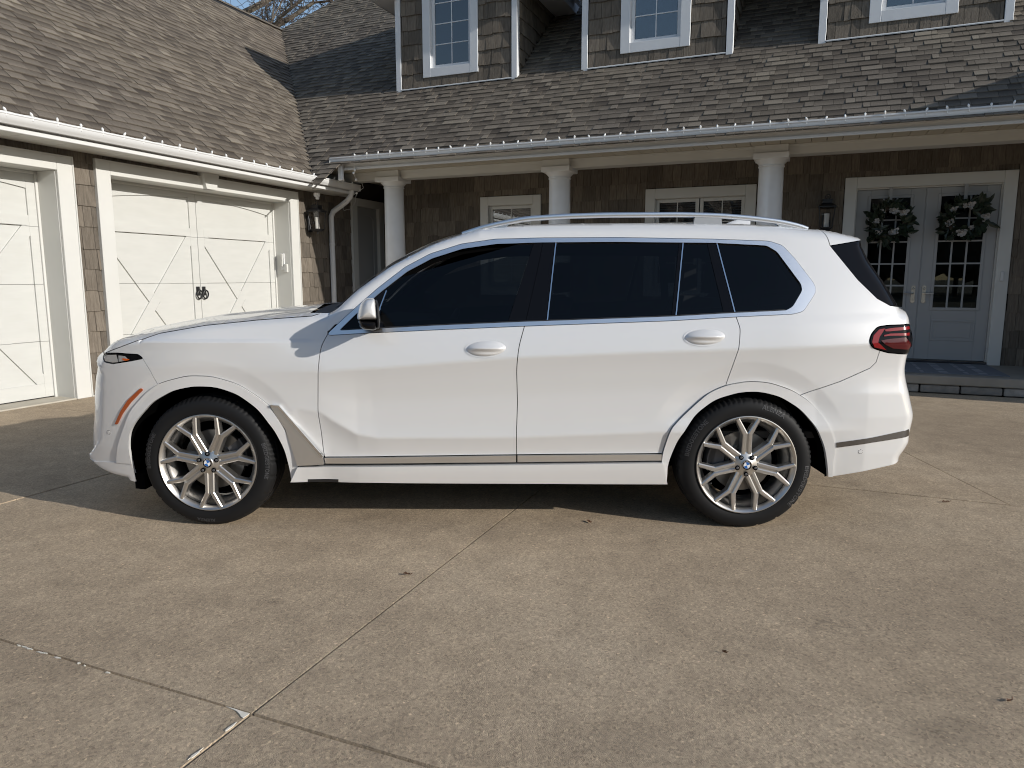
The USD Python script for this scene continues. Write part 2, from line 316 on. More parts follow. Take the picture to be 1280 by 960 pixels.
# chips of pale mortar where two joints cross
def flake(u, v, rx, ry, n=11):
    a = np.arange(n) * 2 * math.pi / n; k = np.array([rng.uniform(0.45, 1.25) for _ in a]); p = [(u + rx * c * math.cos(q), v + ry * c * math.sin(q)) for q, c in zip(a, k)]
    m = prism(Polygon(p).buffer(0), 0.0028); m.apply_translation((0, 0, 0.0012)); return m
chip = prism(Polygon([(-1.768, 1.701), (-1.73, 1.7015), (-1.70, 1.700), (-1.664, 1.7005), (-1.665, 1.688), (-1.667, 1.672), (-1.680, 1.676), (-1.690, 1.683), (-1.715, 1.694)]), 0.0022); chip.apply_translation((0, 0, 0.001))
chips = [chip] + [flake(-1.669, v_, 0.0045, 0.03) for v_ in (1.62, 1.47)]
for k in range(9): chips.append(flake(-2.2 - rng.uniform(0, 0.75), 1.6985 + rng.uniform(-0.004, 0.0), rng.uniform(0.008, 0.025), 0.0045))
part(drive, "mortar_chip", turn(cat(chips)), "mortar", kind="stuff")

# ------------------------------------------------------------------ the house
U0, V0 = -8.2, 10.4
house = thing("house", "brown shake-sided house with white garage doors, columned porch and three dormers", "house", uvz(U0, V0), -22.6)
def hp(name, mesh, m, parent=None, smooth=False, label=None, kind=None, tone=None):
    v = mesh.vertices - [U0, V0, 0]
    return part(parent or house, name, trimesh.Trimesh(v, mesh.faces, process=False), m, smooth, label, kind, 0.5 if tone is None and m in ("shingle", "shake", "step_stone") else tone)
def fbox(v0, u0, u1, o0, o1, z0, z1, c=0.004):   # on a front wall: o is how far it stands out towards the viewer
    return cbox(u0, u1, v0 - o0, v0 - o1, z0, z1, c) if c else box(u0, u1, v0 - o0, v0 - o1, z0, z1)
def gbox(u0, v0, v1, o0, o1, z0, z1, c=0.004):   # on the garage wall, which faces +u
    return cbox(u0 + o0, u0 + o1, v0, v1, z0, z1, c) if c else box(u0 + o0, u0 + o1, v0, v1, z0, z1)

# every shake and shingle is made as a mesh of its own; the nearest 300 of each stay single parts
pieces = {"shake": [], "shingle": []}
SEEN_C, SEEN_S = math.cos(math.radians(8.4)), math.sin(math.radians(8.4))
def seen_size(mesh):
    """How large a piece stands in the photograph's view (0 if it is out of it)."""
    v = turn(mesh).vertices; d = v - [0, 0, 1.45]
    z = d[:, 1] * SEEN_C - d[:, 2] * SEEN_S; y = -d[:, 1] * SEEN_S - d[:, 2] * SEEN_C
    px, py = 640 + 890 * d[:, 0] / z, 480 + 890 * y / z
    if z.min() < 0.5 or px.max() < 4 or px.min() > 1276 or py.max() < 4 or py.min() > 640: return 0.0
    if 170 < px.mean() < 1080 and py.mean() > 300: return 0.0
    return (px.max() - px.min()) * (py.max() - py.min())
def wall_shakes(parent, frame, at, a0, a1, z0, z1, holes, z_first=0.0, exposure=0.255, gable=None, r=random.Random(3)):
    """Courses of shakes on an upright wall. frame 'F': front wall at v = at; 'G': wall at u = at facing +u; 'L': facing -u."""
    k = math.floor((z0 - z_first) / exposure)
    while z_first + k * exposure < z1:
        zb = z_first + k * exposure; k += 1
        a = a0 - r.uniform(0, 0.15)
        while a < a1:
            w = r.choice((0.09, 0.12, 0.14, 0.16, 0.19, 0.23)) * r.uniform(0.9, 1.1)
            b0, b1 = max(a, a0), min(a + w - 0.005, a1); a += w
            if b1 - b0 < 0.02: continue
            zlo, zhi = max(zb + r.uniform(-0.010, 0.012), z0), min(zb + exposure + 0.03, z1)
            mid = (b0 + b1) / 2
            if gable is not None: zhi = min(zhi, gable(mid)); 
            if gable is not None and hasattr(gable, "low"): zlo = max(zlo, gable.low(mid))
            rects = [(b0, b1, zlo, zhi)]
            for h0, h1, g0, g1 in holes:
                nr = []
                for q0, q1, y0, y1 in rects:
                    if h0 >= q1 or h1 <= q0 or g0 >= y1 or g1 <= y0: nr.append((q0, q1, y0, y1)); continue
                    if h0 > q0: nr.append((q0, h0, y0, y1))
                    if h1 < q1: nr.append((h1, q1, y0, y1))
                    m0, m1 = max(q0, h0), min(q1, h1)
                    if g0 > y0: nr.append((m0, m1, y0, g0))
                    if g1 < y1: nr.append((m0, m1, g1, y1))
                rects = nr
            t = r.uniform(0.016, 0.028); tt = 0.005; tl = r.uniform(-0.004, 0.004); tn = r.random()
            slope = lambda z: t + (tt - t) * (z - zb) / (exposure + 0.03)
            for b0, b1, zlo, zhi in rects:
                if zhi - zlo < 0.02 or b1 - b0 < 0.015: continue
                o_lo, o_hi = slope(zlo), slope(zhi)
                P = [(b0, 0, zlo), (b1, 0, zlo + tl), (b1, o_lo, zlo + tl), (b0, o_lo, zlo), (b0, 0, zhi), (b1, 0, zhi), (b1, o_hi, zhi), (b0, o_hi, zhi)]
                f = np.array([(2, 3, 7), (2, 7, 6), (0, 1, 2), (0, 2, 3), (0, 3, 7), (0, 7, 4), (1, 5, 6), (1, 6, 2)])[:, ::-1]
                if frame == "F": v = np.array([(p[0], at - p[1], p[2]) for p in P]); f = f[:, ::-1]
                elif frame == "G": v = np.array([(at + p[1], p[0], p[2]) for p in P]); f = f[:, ::-1]
                else: v = np.array([(at - p[1], p[0], p[2]) for p in P])
                m = trimesh.Trimesh(v, f, process=False)
                c = m.vertices.mean(0); out = {"F": (0, -1, 0), "G": (1, 0, 0), "L": (-1, 0, 0)}[frame]
                if m.face_normals[0] @ out < 0: m = fixed(m)
                pieces["shake"].append((parent, m, tn))
def roof_shingles(parent, origin, along, up, poly, exposure=0.143, r=random.Random(5), limit=None):
    """Laminated shingles over a sloping polygon given in (along, up) metres."""
    A, B = np.asarray(along, float), np.asarray(up, float); N = np.cross(A, B); N *= np.sign(N[2])
    b = poly.bounds[1] - 0.03; top = poly.bounds[3]
    while b < top:
        row = poly.intersection(LineString([(poly.bounds[0] - 1, b + 0.07), (poly.bounds[2] + 1, b + 0.07)]))
        for g in getattr(row, "geoms", [row]):
            if g.is_empty or g.geom_type != "LineString": continue
            x0, x1 = g.bounds[0], g.bounds[2]; x = x0 - r.uniform(0, 0.2)
            while x < x1:
                w = r.choice((0.08, 0.11, 0.14, 0.17, 0.20, 0.24)) * r.uniform(0.9, 1.1)
                c0, c1 = max(x, x0), min(x + w - 0.004, x1); x += w
                if c1 - c0 < 0.015: continue
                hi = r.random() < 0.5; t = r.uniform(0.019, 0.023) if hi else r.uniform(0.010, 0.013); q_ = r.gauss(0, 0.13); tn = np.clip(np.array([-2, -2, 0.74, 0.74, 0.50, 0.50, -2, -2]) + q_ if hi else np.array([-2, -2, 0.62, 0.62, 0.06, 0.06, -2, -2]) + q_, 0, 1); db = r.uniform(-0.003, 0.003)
                P = [(c0, b + db, 0), (c1, b + db, 0), (c1, b + db + 0.004, t), (c0, b + db + 0.004, t), (c1, b + exposure + 0.025, 0.0015), (c0, b + exposure + 0.025, 0.0015), (c1, b + exposure + 0.025, -0.004), (c0, b + exposure + 0.025, -0.004)]
                v = np.array([np.asarray(origin) + A * p[0] + B * p[1] + N * p[2] for p in P])
                f = np.array([(0, 1, 2), (0, 2, 3), (3, 2, 4), (3, 4, 5), (0, 3, 5), (0, 5, 7), (1, 6, 4), (1, 4, 2)])
                m = trimesh.Trimesh(v, f, process=False)
                if m.face_normals[2] @ N < 0: m = fixed(m)
                pieces["shingle"].append((parent, m, tn))
        b += exposure

FLOOR = 0.225
# --- roof planes
MG, MM = 0.907, 0.8333
def zg(u): return 3.12 + MG * (-7.7 - u)
def zm(v): return 3.43 + MM * (v - 10.3)
def valley_v(u): return 10.3 + (zg(u) - 3.43) / MM
ug = np.array([-7.66, -12.7])
gar_roof = hp("garage_roof", trimesh.Trimesh(*(lambda P: (np.array(P), np.array([(0, 1, 2), (0, 2, 3)])))([(-7.66, -3, zg(-7.66) - 0.012), (-7.66, valley_v(-7.66), zg(-7.66) - 0.012), (-12.7, valley_v(-12.7), zg(-12.7) - 0.012), (-12.7, -3, zg(-12.7) - 0.012)]), process=False), "roof_felt")
lg = math.hypot(1, MG)
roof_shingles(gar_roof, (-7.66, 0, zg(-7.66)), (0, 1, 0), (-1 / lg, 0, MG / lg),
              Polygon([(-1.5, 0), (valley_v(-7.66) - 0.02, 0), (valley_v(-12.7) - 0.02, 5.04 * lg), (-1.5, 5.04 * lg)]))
hp("garage_roof_back", trimesh.Trimesh(np.array([(-12.7, -3, zg(-12.7)), (-12.7, 16, zg(-12.7)), (-17.6, 16, 3.2), (-17.6, -3, 3.2)]), np.array([(0, 1, 2), (0, 2, 3)]), process=False), "roof_felt")
hp("ridge_vent", cat([hull([(-12.7 + s, v, zg(-12.7) + h) for v in (-1.5, 14.2) for s, h in ((-0.13, -0.075), (0.0, 0.035), (0.13, -0.075), (-0.13, -0.11), (0.13, -0.11))])]), "plastic_black")
ridge = [hull([(-12.7 + s, v + dv, zg(-12.7) + 0.045 + h + 0.004 * (i % 2)) for dv in (0, 0.195) for s, h in ((-0.13, -0.1), (0.0, 0.0), (0.13, -0.1))] + [(-12.7, v, zg(-12.7) + 0.02)]) for i, v in enumerate(np.arange(-1.5, 15.2, 0.2))]
hp("ridge_cap", cat(ridge), "shingle", kind="stuff")
V_EAVE, V_TOP = 10.22, 18.2
main_roof = hp("main_roof", trimesh.Trimesh(*(lambda P: (np.array(P), np.array([(0, 1, 2), (0, 2, 3), (0, 3, 4)])))([(12.0, V_EAVE, zm(V_EAVE) - 0.012), (12, V_TOP, zm(V_TOP) - 0.012), (-10.7, V_TOP, zm(V_TOP) - 0.012), (-12.75, 15.37, zm(15.37) - 0.012), (-7.3, V_EAVE, zm(V_EAVE) - 0.012)]), process=False), "roof_felt")
lm = math.hypot(1, MM)
def up_m(v): return (v - V_EAVE) * lm
dormer_u = [(-7.33, -4.94), (-3.74, -1.34), (-0.09, 2.30)]
VD = 12.08
mp = Polygon([(4.4, 0), (4.4, up_m(V_TOP)), (-10.7, up_m(V_TOP)), (-12.75, up_m(15.37))] + [(u, up_m(valley_v(u)) ) for u in np.linspace(-12.68, -7.45, 8)] + [(-7.3, 0)]).buffer(0)
for a, b in dormer_u: mp = mp.difference(sbox(a + 0.02, up_m(VD + 0.02), b - 0.02, up_m(17)))
mp = mp.intersection(sbox(-13, -1, 4.4, up_m(16.9)))
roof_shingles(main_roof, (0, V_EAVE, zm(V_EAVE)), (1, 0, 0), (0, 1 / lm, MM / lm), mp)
hp("main_roof_back", trimesh.Trimesh(np.array([(12.0, V_TOP, zm(V_TOP)), (12, 26, 3.4), (-10.7, 26, 3.4), (-10.7, V_TOP, zm(V_TOP))]), np.array([(0, 1, 2), (0, 2, 3)]), process=False), "roof_felt")
hp("gable_wall", trimesh.Trimesh(np.array([(-10.7, V_TOP, zm(V_TOP)), (-10.7, 26, 3.4), (-10.7, 15.4, 3.4), (-12.75, 15.37, zm(15.37) - 0.02), (-12.75, 15.37, 3.0)]), np.array([(0, 1, 2), (0, 2, 3), (3, 2, 4)]), process=False), "wall_felt")
vl = [(u, valley_v(u), zg(u) + 0.008) for u in np.linspace(-12.6, -7.6, 30)]
hp("valley_flashing", tube(vl, 0.012, 5), "roof_felt")

# --- garage wall, its doors and trim
UG = -8.205
gwall = hp("garage_wall", cat(box(UG - 0.05, UG - 0.02, 10.12, 11.72, 0, 3.3), box(UG - 0.05, UG - 0.02, 12.76, 13.35, 0, 3.3), box(UG - 0.05, UG - 0.02, 11.72, 12.76, 2.9, 3.3), box(UG - 0.2, UG - 0.15, 11.7, 12.8, 0, 3.0), box(UG - 0.05, UG - 0.02, 6.02, 6.42, 0, 3.0), box(UG - 0.05, UG - 0.02, 1.0, 10.1, 2.9, 3.1), box(UG - 0.05, UG - 0.02, -3.0, 2.05, 0, 3.0)), "wall_felt")
wall_shakes(gwall, "G", UG - 0.02, -2.98, 13.28, 0.03, 2.972, [(2.05, 6.05, -1, 2.885), (6.37, 10.11, -1, 2.895), (11.68, 12.80, -1, 3.00)], z_first=0.03)
hp("garage_side_wall", cat(box(-17.5, UG - 0.05, -3.05, -3.0, 0, 3.2), box(-17.5, -17.45, -3, 26, 0, 3.4), box(-17.5, 10, 25.95, 26, 0, 3.4)), "wall_felt")
UDOOR = UG - 0.36
def garage_opening(v0, v1, zt):
    """Casing, jambs and a carriage-style sectional door with crossed boards; v0..v1 is the clear opening."""
    c = hp("garage_door_casing", gbox(UG, v0 - 0.19, v0, -0.005, 0.035, 0.0, zt + 0.16), "trim_cream")
    hp("side_board", gbox(UG, v1, v1 + 0.19, -0.005, 0.035, 0.0, zt + 0.16), "trim_cream", c)
    hp("head_board", gbox(UG, v0 + 0.001, v1 - 0.001, -0.006, 0.034, zt, zt + 0.16), "trim_cream", c)
    hp("casing_backband", cat(gbox(UG, v0 - 0.205, v0 - 0.188, -0.01, 0.045, 0, zt + 0.175), gbox(UG, v1 + 0.188, v1 + 0.205, -0.01, 0.045, 0, zt + 0.175), gbox(UG, v0 - 0.188, v1 + 0.188, -0.01, 0.045, zt + 0.158, zt + 0.175)), "trim_cream", c)
    hp("jamb", cat(gbox(UG, v0 - 0.03, v0 + 0.004, -0.40, -0.006, 0, zt), gbox(UG, v1 - 0.004, v1 + 0.03, -0.40, -0.006, 0, zt), gbox(UG, v0, v1, -0.40, -0.007, zt, zt + 0.03)), "trim_cream", c)
    hp("weather_strip", cat(gbox(UDOOR, v0 + 0.004, v0 + 0.035, 0.02, 0.045, 0, zt), gbox(UDOOR, v1 - 0.035, v1 - 0.004, 0.02, 0.045, 0, zt), gbox(UDOOR, v0 + 0.035, v1 - 0.035, 0.02, 0.045, zt - 0.035, zt - 0.001)), "trim_cream", c)
    d = node(house, "garage_door")
    zs = [0.025, 0.70, 1.385, 2.065, zt - 0.005]
    for i in range(4): hp("door_section", gbox(UDOOR, v0 + 0.012, v1 - 0.012, -0.05, 0.0, zs[i] + 0.002, zs[i + 1] - 0.002, 0.003), "door_cream", d)
    hp("bottom_seal", gbox(UDOOR, v0 + 0.012, v1 - 0.012, -0.045, -0.006, 0.008, 0.026), "plastic_black", d)
    vm = (v0 + v1) / 2
    for a, b in ((v0 + 0.012, vm - 0.004), (vm + 0.004, v1 - 0.012)):
        w = 0.125; T = 0.022
        def board(poly, name="overlay_board", t=T):   # polygon in (v, z), set proud of the door, cut where two sections meet
            for i in range(4):
                q = poly.intersection(sbox(-99, zs[i] + 0.002, 99, zs[i + 1] - 0.002))
                for g in getattr(q, "geoms", [q]):
                    if g.is_empty or g.area < 1e-4 or g.geom_type != "Polygon": continue
                    m = prism(g, t); v = m.vertices
                    m = trimesh.Trimesh(np.stack([UDOOR + v[:, 2], v[:, 0], v[:, 1]], 1), m.faces, process=False)
                    hp(name, m, "door_cream", d)
        board(sbox(a, zs[0] + 0.002, a + w, zs[4] - 0.002)); board(sbox(b - w, zs[0] + 0.002, b, zs[4] - 0.002))
        board(sbox(a + w + 0.001, 2.075, b - w - 0.001, 2.19)); board(sbox(a + w + 0.001, zs[0] + 0.002, b - w - 0.001, 0.19))
        # the arched head: highest at the middle of the whole door
        n = 14; vs_ = np.linspace(a + w + 0.001, b - w - 0.001, n)
        arch = lambda v: 2.635 - 0.155 * (abs(v - vm) / (v1 - vm)) ** 2
        board(Polygon([(v, arch(v)) for v in vs_] + [(vs_[-1], zs[4] - 0.002), (vs_[0], zs[4] - 0.002)]))
        inner = sbox(a + w + 0.001, 0.191, b - w - 0.001, 2.074)
        x1 = LineString([(a + 0.05, 2.16), (b - 0.05, 0.10)]).buffer(0.07, cap_style=2).intersection(inner)
        x2 = LineString([(a + 0.05, 0.10), (b - 0.05, 2.16)]).buffer(0.07, cap_style=2).intersection(inner)
        board(x2); board(x1.difference(x2.buffer(0.002)))
    for s in (-1, 1):
        vc = vm + s * 0.056
        k = np.linspace(0, 2 * math.pi, 25)
        ring = tube([(UDOOR + 0.062 + 0.006 * math.cos(q), vc + 0.048 * math.sin(q), 1.215 + 0.062 * math.cos(q)) for q in k], 0.011, 8)
        plate = cat(gbox(UDOOR, vc - 0.034, vc + 0.034, 0.021, 0.034, 1.20, 1.335), tm(trimesh.creation.icosphere(2, 0.026).apply_translation((UDOOR + 0.045, vc, 1.272))))
        hp("ring_handle", cat(ring, plate), "black_iron", d, smooth=40)
    return c
c1 = garage_opening(2.25, 5.865, 2.705)
c2 = garage_opening(6.56, 9.92, 2.735)
key = Polygon([(8.05, 2.735), (8.235, 2.735), (8.30, 2.955), (7.985, 2.955)])
km = prism(key, 0.105); v = km.vertices
hp("keystone", trimesh.Trimesh(np.stack([UG - 0.005 + v[:, 2], v[:, 0], v[:, 1]], 1), km.faces, process=False), "trim_cream", c2)
hp("keypad", cat(gbox(UG, 9.888, 9.917, -0.20, -0.13, 1.60, 1.88), ), "gutter_white", c2)
hp("keypad_cover", cat(gbox(UG, 9.878, 9.917, -0.128, -0.065, 1.56, 1.70), gbox(UG, 9.865, 9.886, -0.185, -0.145, 1.66, 1.87)), "trim_cream", c2)

# service door under the porch, in the same wall
sd = hp("side_door", gbox(UG, 11.87, 12.62, -0.12, -0.05, FLOOR, 2.845), "door_grey")
for a, b, z0, z1 in ((11.86, 11.98, FLOOR, 2.84), (12.50, 12.62, FLOOR, 2.84)): hp("door_stile", gbox(UG, a, b, -0.05, -0.035, z0, z1), "door_grey", sd)
ar = Polygon([(11.98, 2.84), (12.5, 2.84)] + [(v, 2.60 + 0.10 * math.sqrt(max(0, 1 - ((v - 12.24) / 0.2601) ** 2))) for v in np.linspace(12.5, 11.98, 15)])
m = prism(ar, 0.015); v = m.vertices; hp("arched_rail", trimesh.Trimesh(np.stack([UG - 0.05 + v[:, 2], v[:, 0], v[:, 1]], 1), m.faces, process=False), "door_grey", sd)
for a, b, z0, z1 in ((11.69, 11.86, FLOOR, 2.99), (12.62, 12.79, FLOOR, 2.99), (11.861, 12.619, 2.845, 2.99)): hp("door_casing", gbox(UG, a, b, -0.02, 0.035, z0, z1), "trim_cream", sd)

hp("jamb", cat(gbox(UG, 11.84, 11.868, -0.18, -0.021, FLOOR, 2.87, 0), gbox(UG, 12.622, 12.65, -0.18, -0.021, FLOOR, 2.87, 0), gbox(UG, 11.868, 12.622, -0.18, -0.021, 2.847, 2.87, 0)), "trim_cream", sd)

# --- garage eave: soffit, fascia, gutter with its light clips
def long_profile(prof, axis, a0, a1):
    """Extrudes a closed profile: axis 'v': profile in (u, z) along v; axis 'u': profile in (v, z) along u."""
    m = prism(Polygon(prof), a1 - a0); v = m.vertices
    q = np.stack([v[:, 0], a0 + v[:, 2], v[:, 1]], 1) if axis == "v" else np.stack([a0 + v[:, 2], v[:, 0], v[:, 1]], 1)
    m = trimesh.Trimesh(q, m.faces, process=False)
    return fixed(m) if m.volume < 0 else m
def gutter_profile(e, zt, s):   # e: back of the gutter, s: +1/-1 outward direction
    p = [(0, 0), (0.012, 0), (0.012, -0.085), (0.07, -0.085), (0.085, -0.065), (0.10, -0.052), (0.108, -0.03), (0.108, -0.004), (0.118, -0.004), (0.120, 0.006), (0.128, 0.006), (0.130, -0.012), (0.122, -0.014), (0.120, -0.034), (0.108, -0.062), (0.092, -0.078), (0.076, -0.100), (0, -0.100)]
    return [(e + s * a, zt + b) for a, b in p]
gg = hp("gutter", long_profile(gutter_profile(-7.72, 3.115, 1), "v", -2.0, 11.15), "gutter_white", smooth=30, label="white gutter along the garage eave")
hp("end_cap", box(-7.72, -7.60, 11.15, 11.156, 3.015, 3.118), "gutter_white", gg)
hp("fascia_board", gbox(-7.725, -2, 11.12, -0.03, 0.0, 2.955, 3.10), "gutter_white")
hp("fascia_bead", gbox(-7.725, -2, 11.12, 0.0, 0.022, 2.952, 2.998), "gutter_white")
sof = hp("eave_soffit", box(-8.2, -7.755, -2, 11.12, 2.972, 2.982), "soffit_beige")
for k in range(34): hp("soffit_plank", box(-8.19, -7.757, 2.0 + k * 0.27, 2.263 + k * 0.27, 2.957, 2.970), "trim_cream", sof)
hp("frieze_board", gbox(UG, -2, 11.6, -0.01, 0.012, 2.975, 3.02, 0), "trim_cream")

# --- porch: step, floor, ceiling, beam and columns
porch = hp("porch_floor", cbox(-8.2, 4.18, 10.40, 13.3, 0.11, FLOOR, 0.012), "porch_slab")
hp("porch_core", box(-8.2, 4.17, 10.5, 12.0, 0.0, 0.11), "wall_felt", porch)
u = -8.15
while u < 4.1:
    w = rng.uniform(0.38, 0.72); b = min(u + w, 4.15)
    hp("riser_stone", cbox(u, b - 0.018, 10.412 + rng.uniform(0, 0.016), 10.52, 0.004, 0.100, 0.010), "step_stone", porch, tone=rng.random()); u += w
hp("porch_ceiling", box(-8.2, 4.2, 11.23, 12.0, 3.34, 3.36), "soffit_beige"); hp("alcove_ceiling", box(-8.2, -7.3, 12.01, 13.3, 3.33, 3.35), "soffit_beige")
hp("beam", cbox(-8.19, 4.2, 10.95, 11.22, 3.163, 3.36, 0.005), "trim_cream")
hp("beam_cap", cbox(-8.19, 4.2, 10.935, 10.947, 3.265, 3.298, 0.003), "trim_cream")
pf = hp("porch_fascia", cbox(-7.45, 4.3, 10.332, 10.36, 3.255, 3.44, 0.003), "gutter_white")
hp("fascia_bead", cbox(-7.45, 4.3, 10.312, 10.331, 3.252, 3.292, 0.003), "gutter_white", pf)
ps = hp("porch_soffit", box(-8.1, 4.3, 10.36, 10.95, 3.318, 3.328), "dark_room")
for k in range(64):
    a = -8.1 + k * 0.195
    hp("soffit_plank", cbox(a, a + 0.189, 10.362, 10.95, 3.299, 3.315, 0.004), "soffit_beige", ps)
pg_ = hp("gutter", long_profile(gutter_profile(10.33, 3.447, -1), "u", -7.55, 4.3), "gutter_white", smooth=30, label="white gutter along the porch eave")
hp("end_cap", box(-7.556, -7.55, 10.203, 10.33, 3.345, 3.451), "gutter_white", pg_)
for uc in (-6.86, -3.79, -0.616):
    vc = 11.085
    col = hp("porch_column", lathe([(0.0, FLOOR + 0.10), (0.20, FLOOR + 0.10), (0.215, FLOOR + 0.13), (0.20, FLOOR + 0.16), (0.185, FLOOR + 0.175), (0.183, 0.7), (0.182, 1.2), (0.178, 1.8), (0.172, 2.4), (0.168, 2.96), (0.168, 3.012), (0.180, 3.017), (0.180, 3.033), (0.170, 3.037), (0.176, 3.055), (0.196, 3.078), (0.215, 3.097), (0.222, 3.112), (0.0, 3.112)], 64).apply_translation((uc, vc, 0)), "column_white", smooth=40)
    hp("capital", cbox(uc - 0.235, uc + 0.235, vc - 0.240, vc + 0.2, 3.112, 3.192, 0.006), "column_white", col)
    hp("beam_block", cbox(uc - 0.222, uc + 0.222, 10.872, 10.934, 3.1925, 3.297, 0.004), "trim_cream", col)
    hp("plinth", cbox(uc - 0.23, uc + 0.23, vc - 0.23, vc + 0.23, FLOOR, FLOOR + 0.10, 0.006), "trim_cream", col)
VW = 12.03
pw = hp("porch_wall", cat(box(-7.33, -7.28, VW, 13.3, 0, 3.36), box(-8.25, -7.28, 13.3, 13.35, 0, 3.36), box(-7.33, -5.5, VW, VW + 0.05, 0, 3.36), box(-4.57, -2.49, VW, VW + 0.05, 0, 3.36), box(-0.99, 0.5, VW, VW + 0.05, 0, 3.36), box(-5.5, -4.57, VW, VW + 0.05, 0, 1.28), box(-5.5, -4.57, VW, VW + 0.05, 2.8, 3.36), box(-2.49, -0.99, VW, VW + 0.05, 0, 1.28), box(-2.49, -0.99, VW, VW + 0.05, 2.8, 3.36), box(2.45, 4.2, VW, VW + 0.05, 0, 3.36), box(0.4, 2.5, VW, VW + 0.05, 2.8, 3.36)), "wall_felt")
wall_shakes(pw, "F", VW, -7.33, 4.15, FLOOR, 3.33, [(0.375, 2.56, -1, 2.935), (-5.63, -4.44, 1.15, 2.92), (-2.62, -0.86, 1.15, 2.92)], z_first=0.21)
wall_shakes(pw, "F", 13.3, -8.17, -7.34, FLOOR, 3.30, [], z_first=0.21)
def room(u0, u1, v0, v1, z0, z1):
    """A closed dark room behind a window or door, open to the front."""
    return cat(box(u0, u1, v1, v1 + 0.01, z0, z1), box(u0 - 0.01, u0, v0, v1, z0, z1), box(u1, u1 + 0.01, v0, v1, z0, z1), box(u0, u1, v0, v1, z0 - 0.01, z0), box(u0, u1, v0, v1, z1, z1 + 0.01))
def window(name, wall_v, u0, u1, z0, z1, trim, sash_gap, cols, rows, m, panes=1, blinds=False, back=0.10):
    """A window in a front wall: casing u0..u1, z0..z1, sashes, muntins and single panes; a dark room behind."""
    w = hp(name, fbox(wall_v, u0, u0 + trim, -0.02, 0.035, z0, z1), m)
    hp("casing_board", fbox(wall_v, u1 - trim, u1, -0.02, 0.035, z0, z1), m, w)
    for a, b in ((z0, z0 + trim), (z1 - trim, z1)): hp("casing_board", fbox(wall_v, u0 + trim + 0.001, u1 - trim - 0.001, -0.021, 0.034, a, b), m, w)
    a0, a1, c0, c1 = u0 + trim, u1 - trim, z0 + trim, z1 - trim
    hp("jamb", cat(fbox(wall_v, a0 - 0.01, a0 + 0.006, -0.10, -0.022, c0, c1, 0), fbox(wall_v, a1 - 0.006, a1 + 0.01, -0.10, -0.022, c0, c1, 0), fbox(wall_v, a0, a1, -0.10, -0.022, c0 - 0.01, c0 + 0.006, 0), fbox(wall_v, a0, a1, -0.10, -0.022, c1 - 0.006, c1 + 0.01, 0)), m, w)
    wd = (a1 - a0) / panes
    for k in range(panes):
        s0, s1 = a0 + k * wd + 0.008, a0 + (k + 1) * wd - 0.008; g = 0.055; zb, zt = c0 + 0.008, c1 - 0.008
        hp("sash", cat(fbox(wall_v, s0, s0 + g, -0.075, -0.04, zb, zt), fbox(wall_v, s1 - g, s1, -0.075, -0.04, zb, zt), fbox(wall_v, s0 + g, s1 - g, -0.075, -0.041, zb, zb + g), fbox(wall_v, s0 + g, s1 - g, -0.075, -0.041, zt - g, zt)), m, w)
        p0, p1, q0, q1 = s0 + g, s1 - g, zb + g, zt - g
        for i in range(1, cols): hp("muntin", fbox(wall_v, p0 + (p1 - p0) * i / cols - 0.008, p0 + (p1 - p0) * i / cols + 0.008, -0.07, -0.048, q0, q1, 0.002), m, w)
        for j in range(1, rows): hp("muntin", fbox(wall_v, p0, p1, -0.069, -0.049, q0 + (q1 - q0) * j / rows - 0.008, q0 + (q1 - q0) * j / rows + 0.008, 0.002), m, w)
        for i in range(cols):
            for j in range(rows):
                e = 0.006
                hp("pane", fbox(wall_v, p0 + (p1 - p0) * i / cols + e, p0 + (p1 - p0) * (i + 1) / cols - e, -0.062, -0.058, q0 + (q1 - q0) * j / rows + e, q0 + (q1 - q0) * (j + 1) / rows - e, 0), "window_glass", w)
        if blinds:
            z = q1 - 0.03
            while z > q0:
                hp("blind_slat", trimesh.Trimesh(np.array([(p0, wall_v + 0.105, z), (p1, wall_v + 0.105, z), (p1, wall_v + 0.13, z + 0.022), (p0, wall_v + 0.13, z + 0.022)]), np.array([(0, 1, 2), (0, 2, 3)]), process=False), "blind_slat", w); z -= 0.04
    hp("dark_room", room(a0 - 0.02, a1 + 0.02, wall_v + 0.055, wall_v + 0.75, c0 - 0.02, c1 + 0.02), "dark_room", w)
    return w
window("porch_window", VW, -5.62, -4.45, 1.16, 2.91, 0.155, 0.01, 2, 4, "trim_cream", 1, True)
window("porch_window", VW, -2.61, -0.87, 1.16, 2.91, 0.16, 0.01, 2, 4, "trim_cream", 2, True)

# --- the double front door
fd = hp("front_door_casing", fbox(VW, 0.385, 0.545, -0.02, 0.04, FLOOR, 2.935), "trim_cream")
hp("casing_board", fbox(VW, 2.39, 2.55, -0.02, 0.04, FLOOR, 2.935), "trim_cream", fd)
hp("casing_board", fbox(VW, 0.546, 2.389, -0.021, 0.039, 2.775, 2.935), "trim_cream", fd)
hp("jamb", cat(fbox(VW, 0.53, 0.56, -0.14, -0.022, FLOOR, 2.78, 0), fbox(VW, 2.375, 2.405, -0.14, -0.022, FLOOR, 2.78, 0), fbox(VW, 0.56, 2.375, -0.14, -0.022, 2.755, 2.78, 0)), "trim_cream", fd)
hp("threshold", fbox(VW, 0.55, 2.385, -0.14, 0.05, FLOOR + 0.001, FLOOR + 0.04, 0.006), "dark_chrome", fd)
hp("doorbell", fbox(VW, 2.45, 2.485, 0.04, 0.065, 1.42, 1.55), "gutter_white", fd)
hp("dark_hall", room(0.52, 2.42, VW + 0.102, VW + 1.6, FLOOR + 0.01, 2.80), "dark_room", fd)
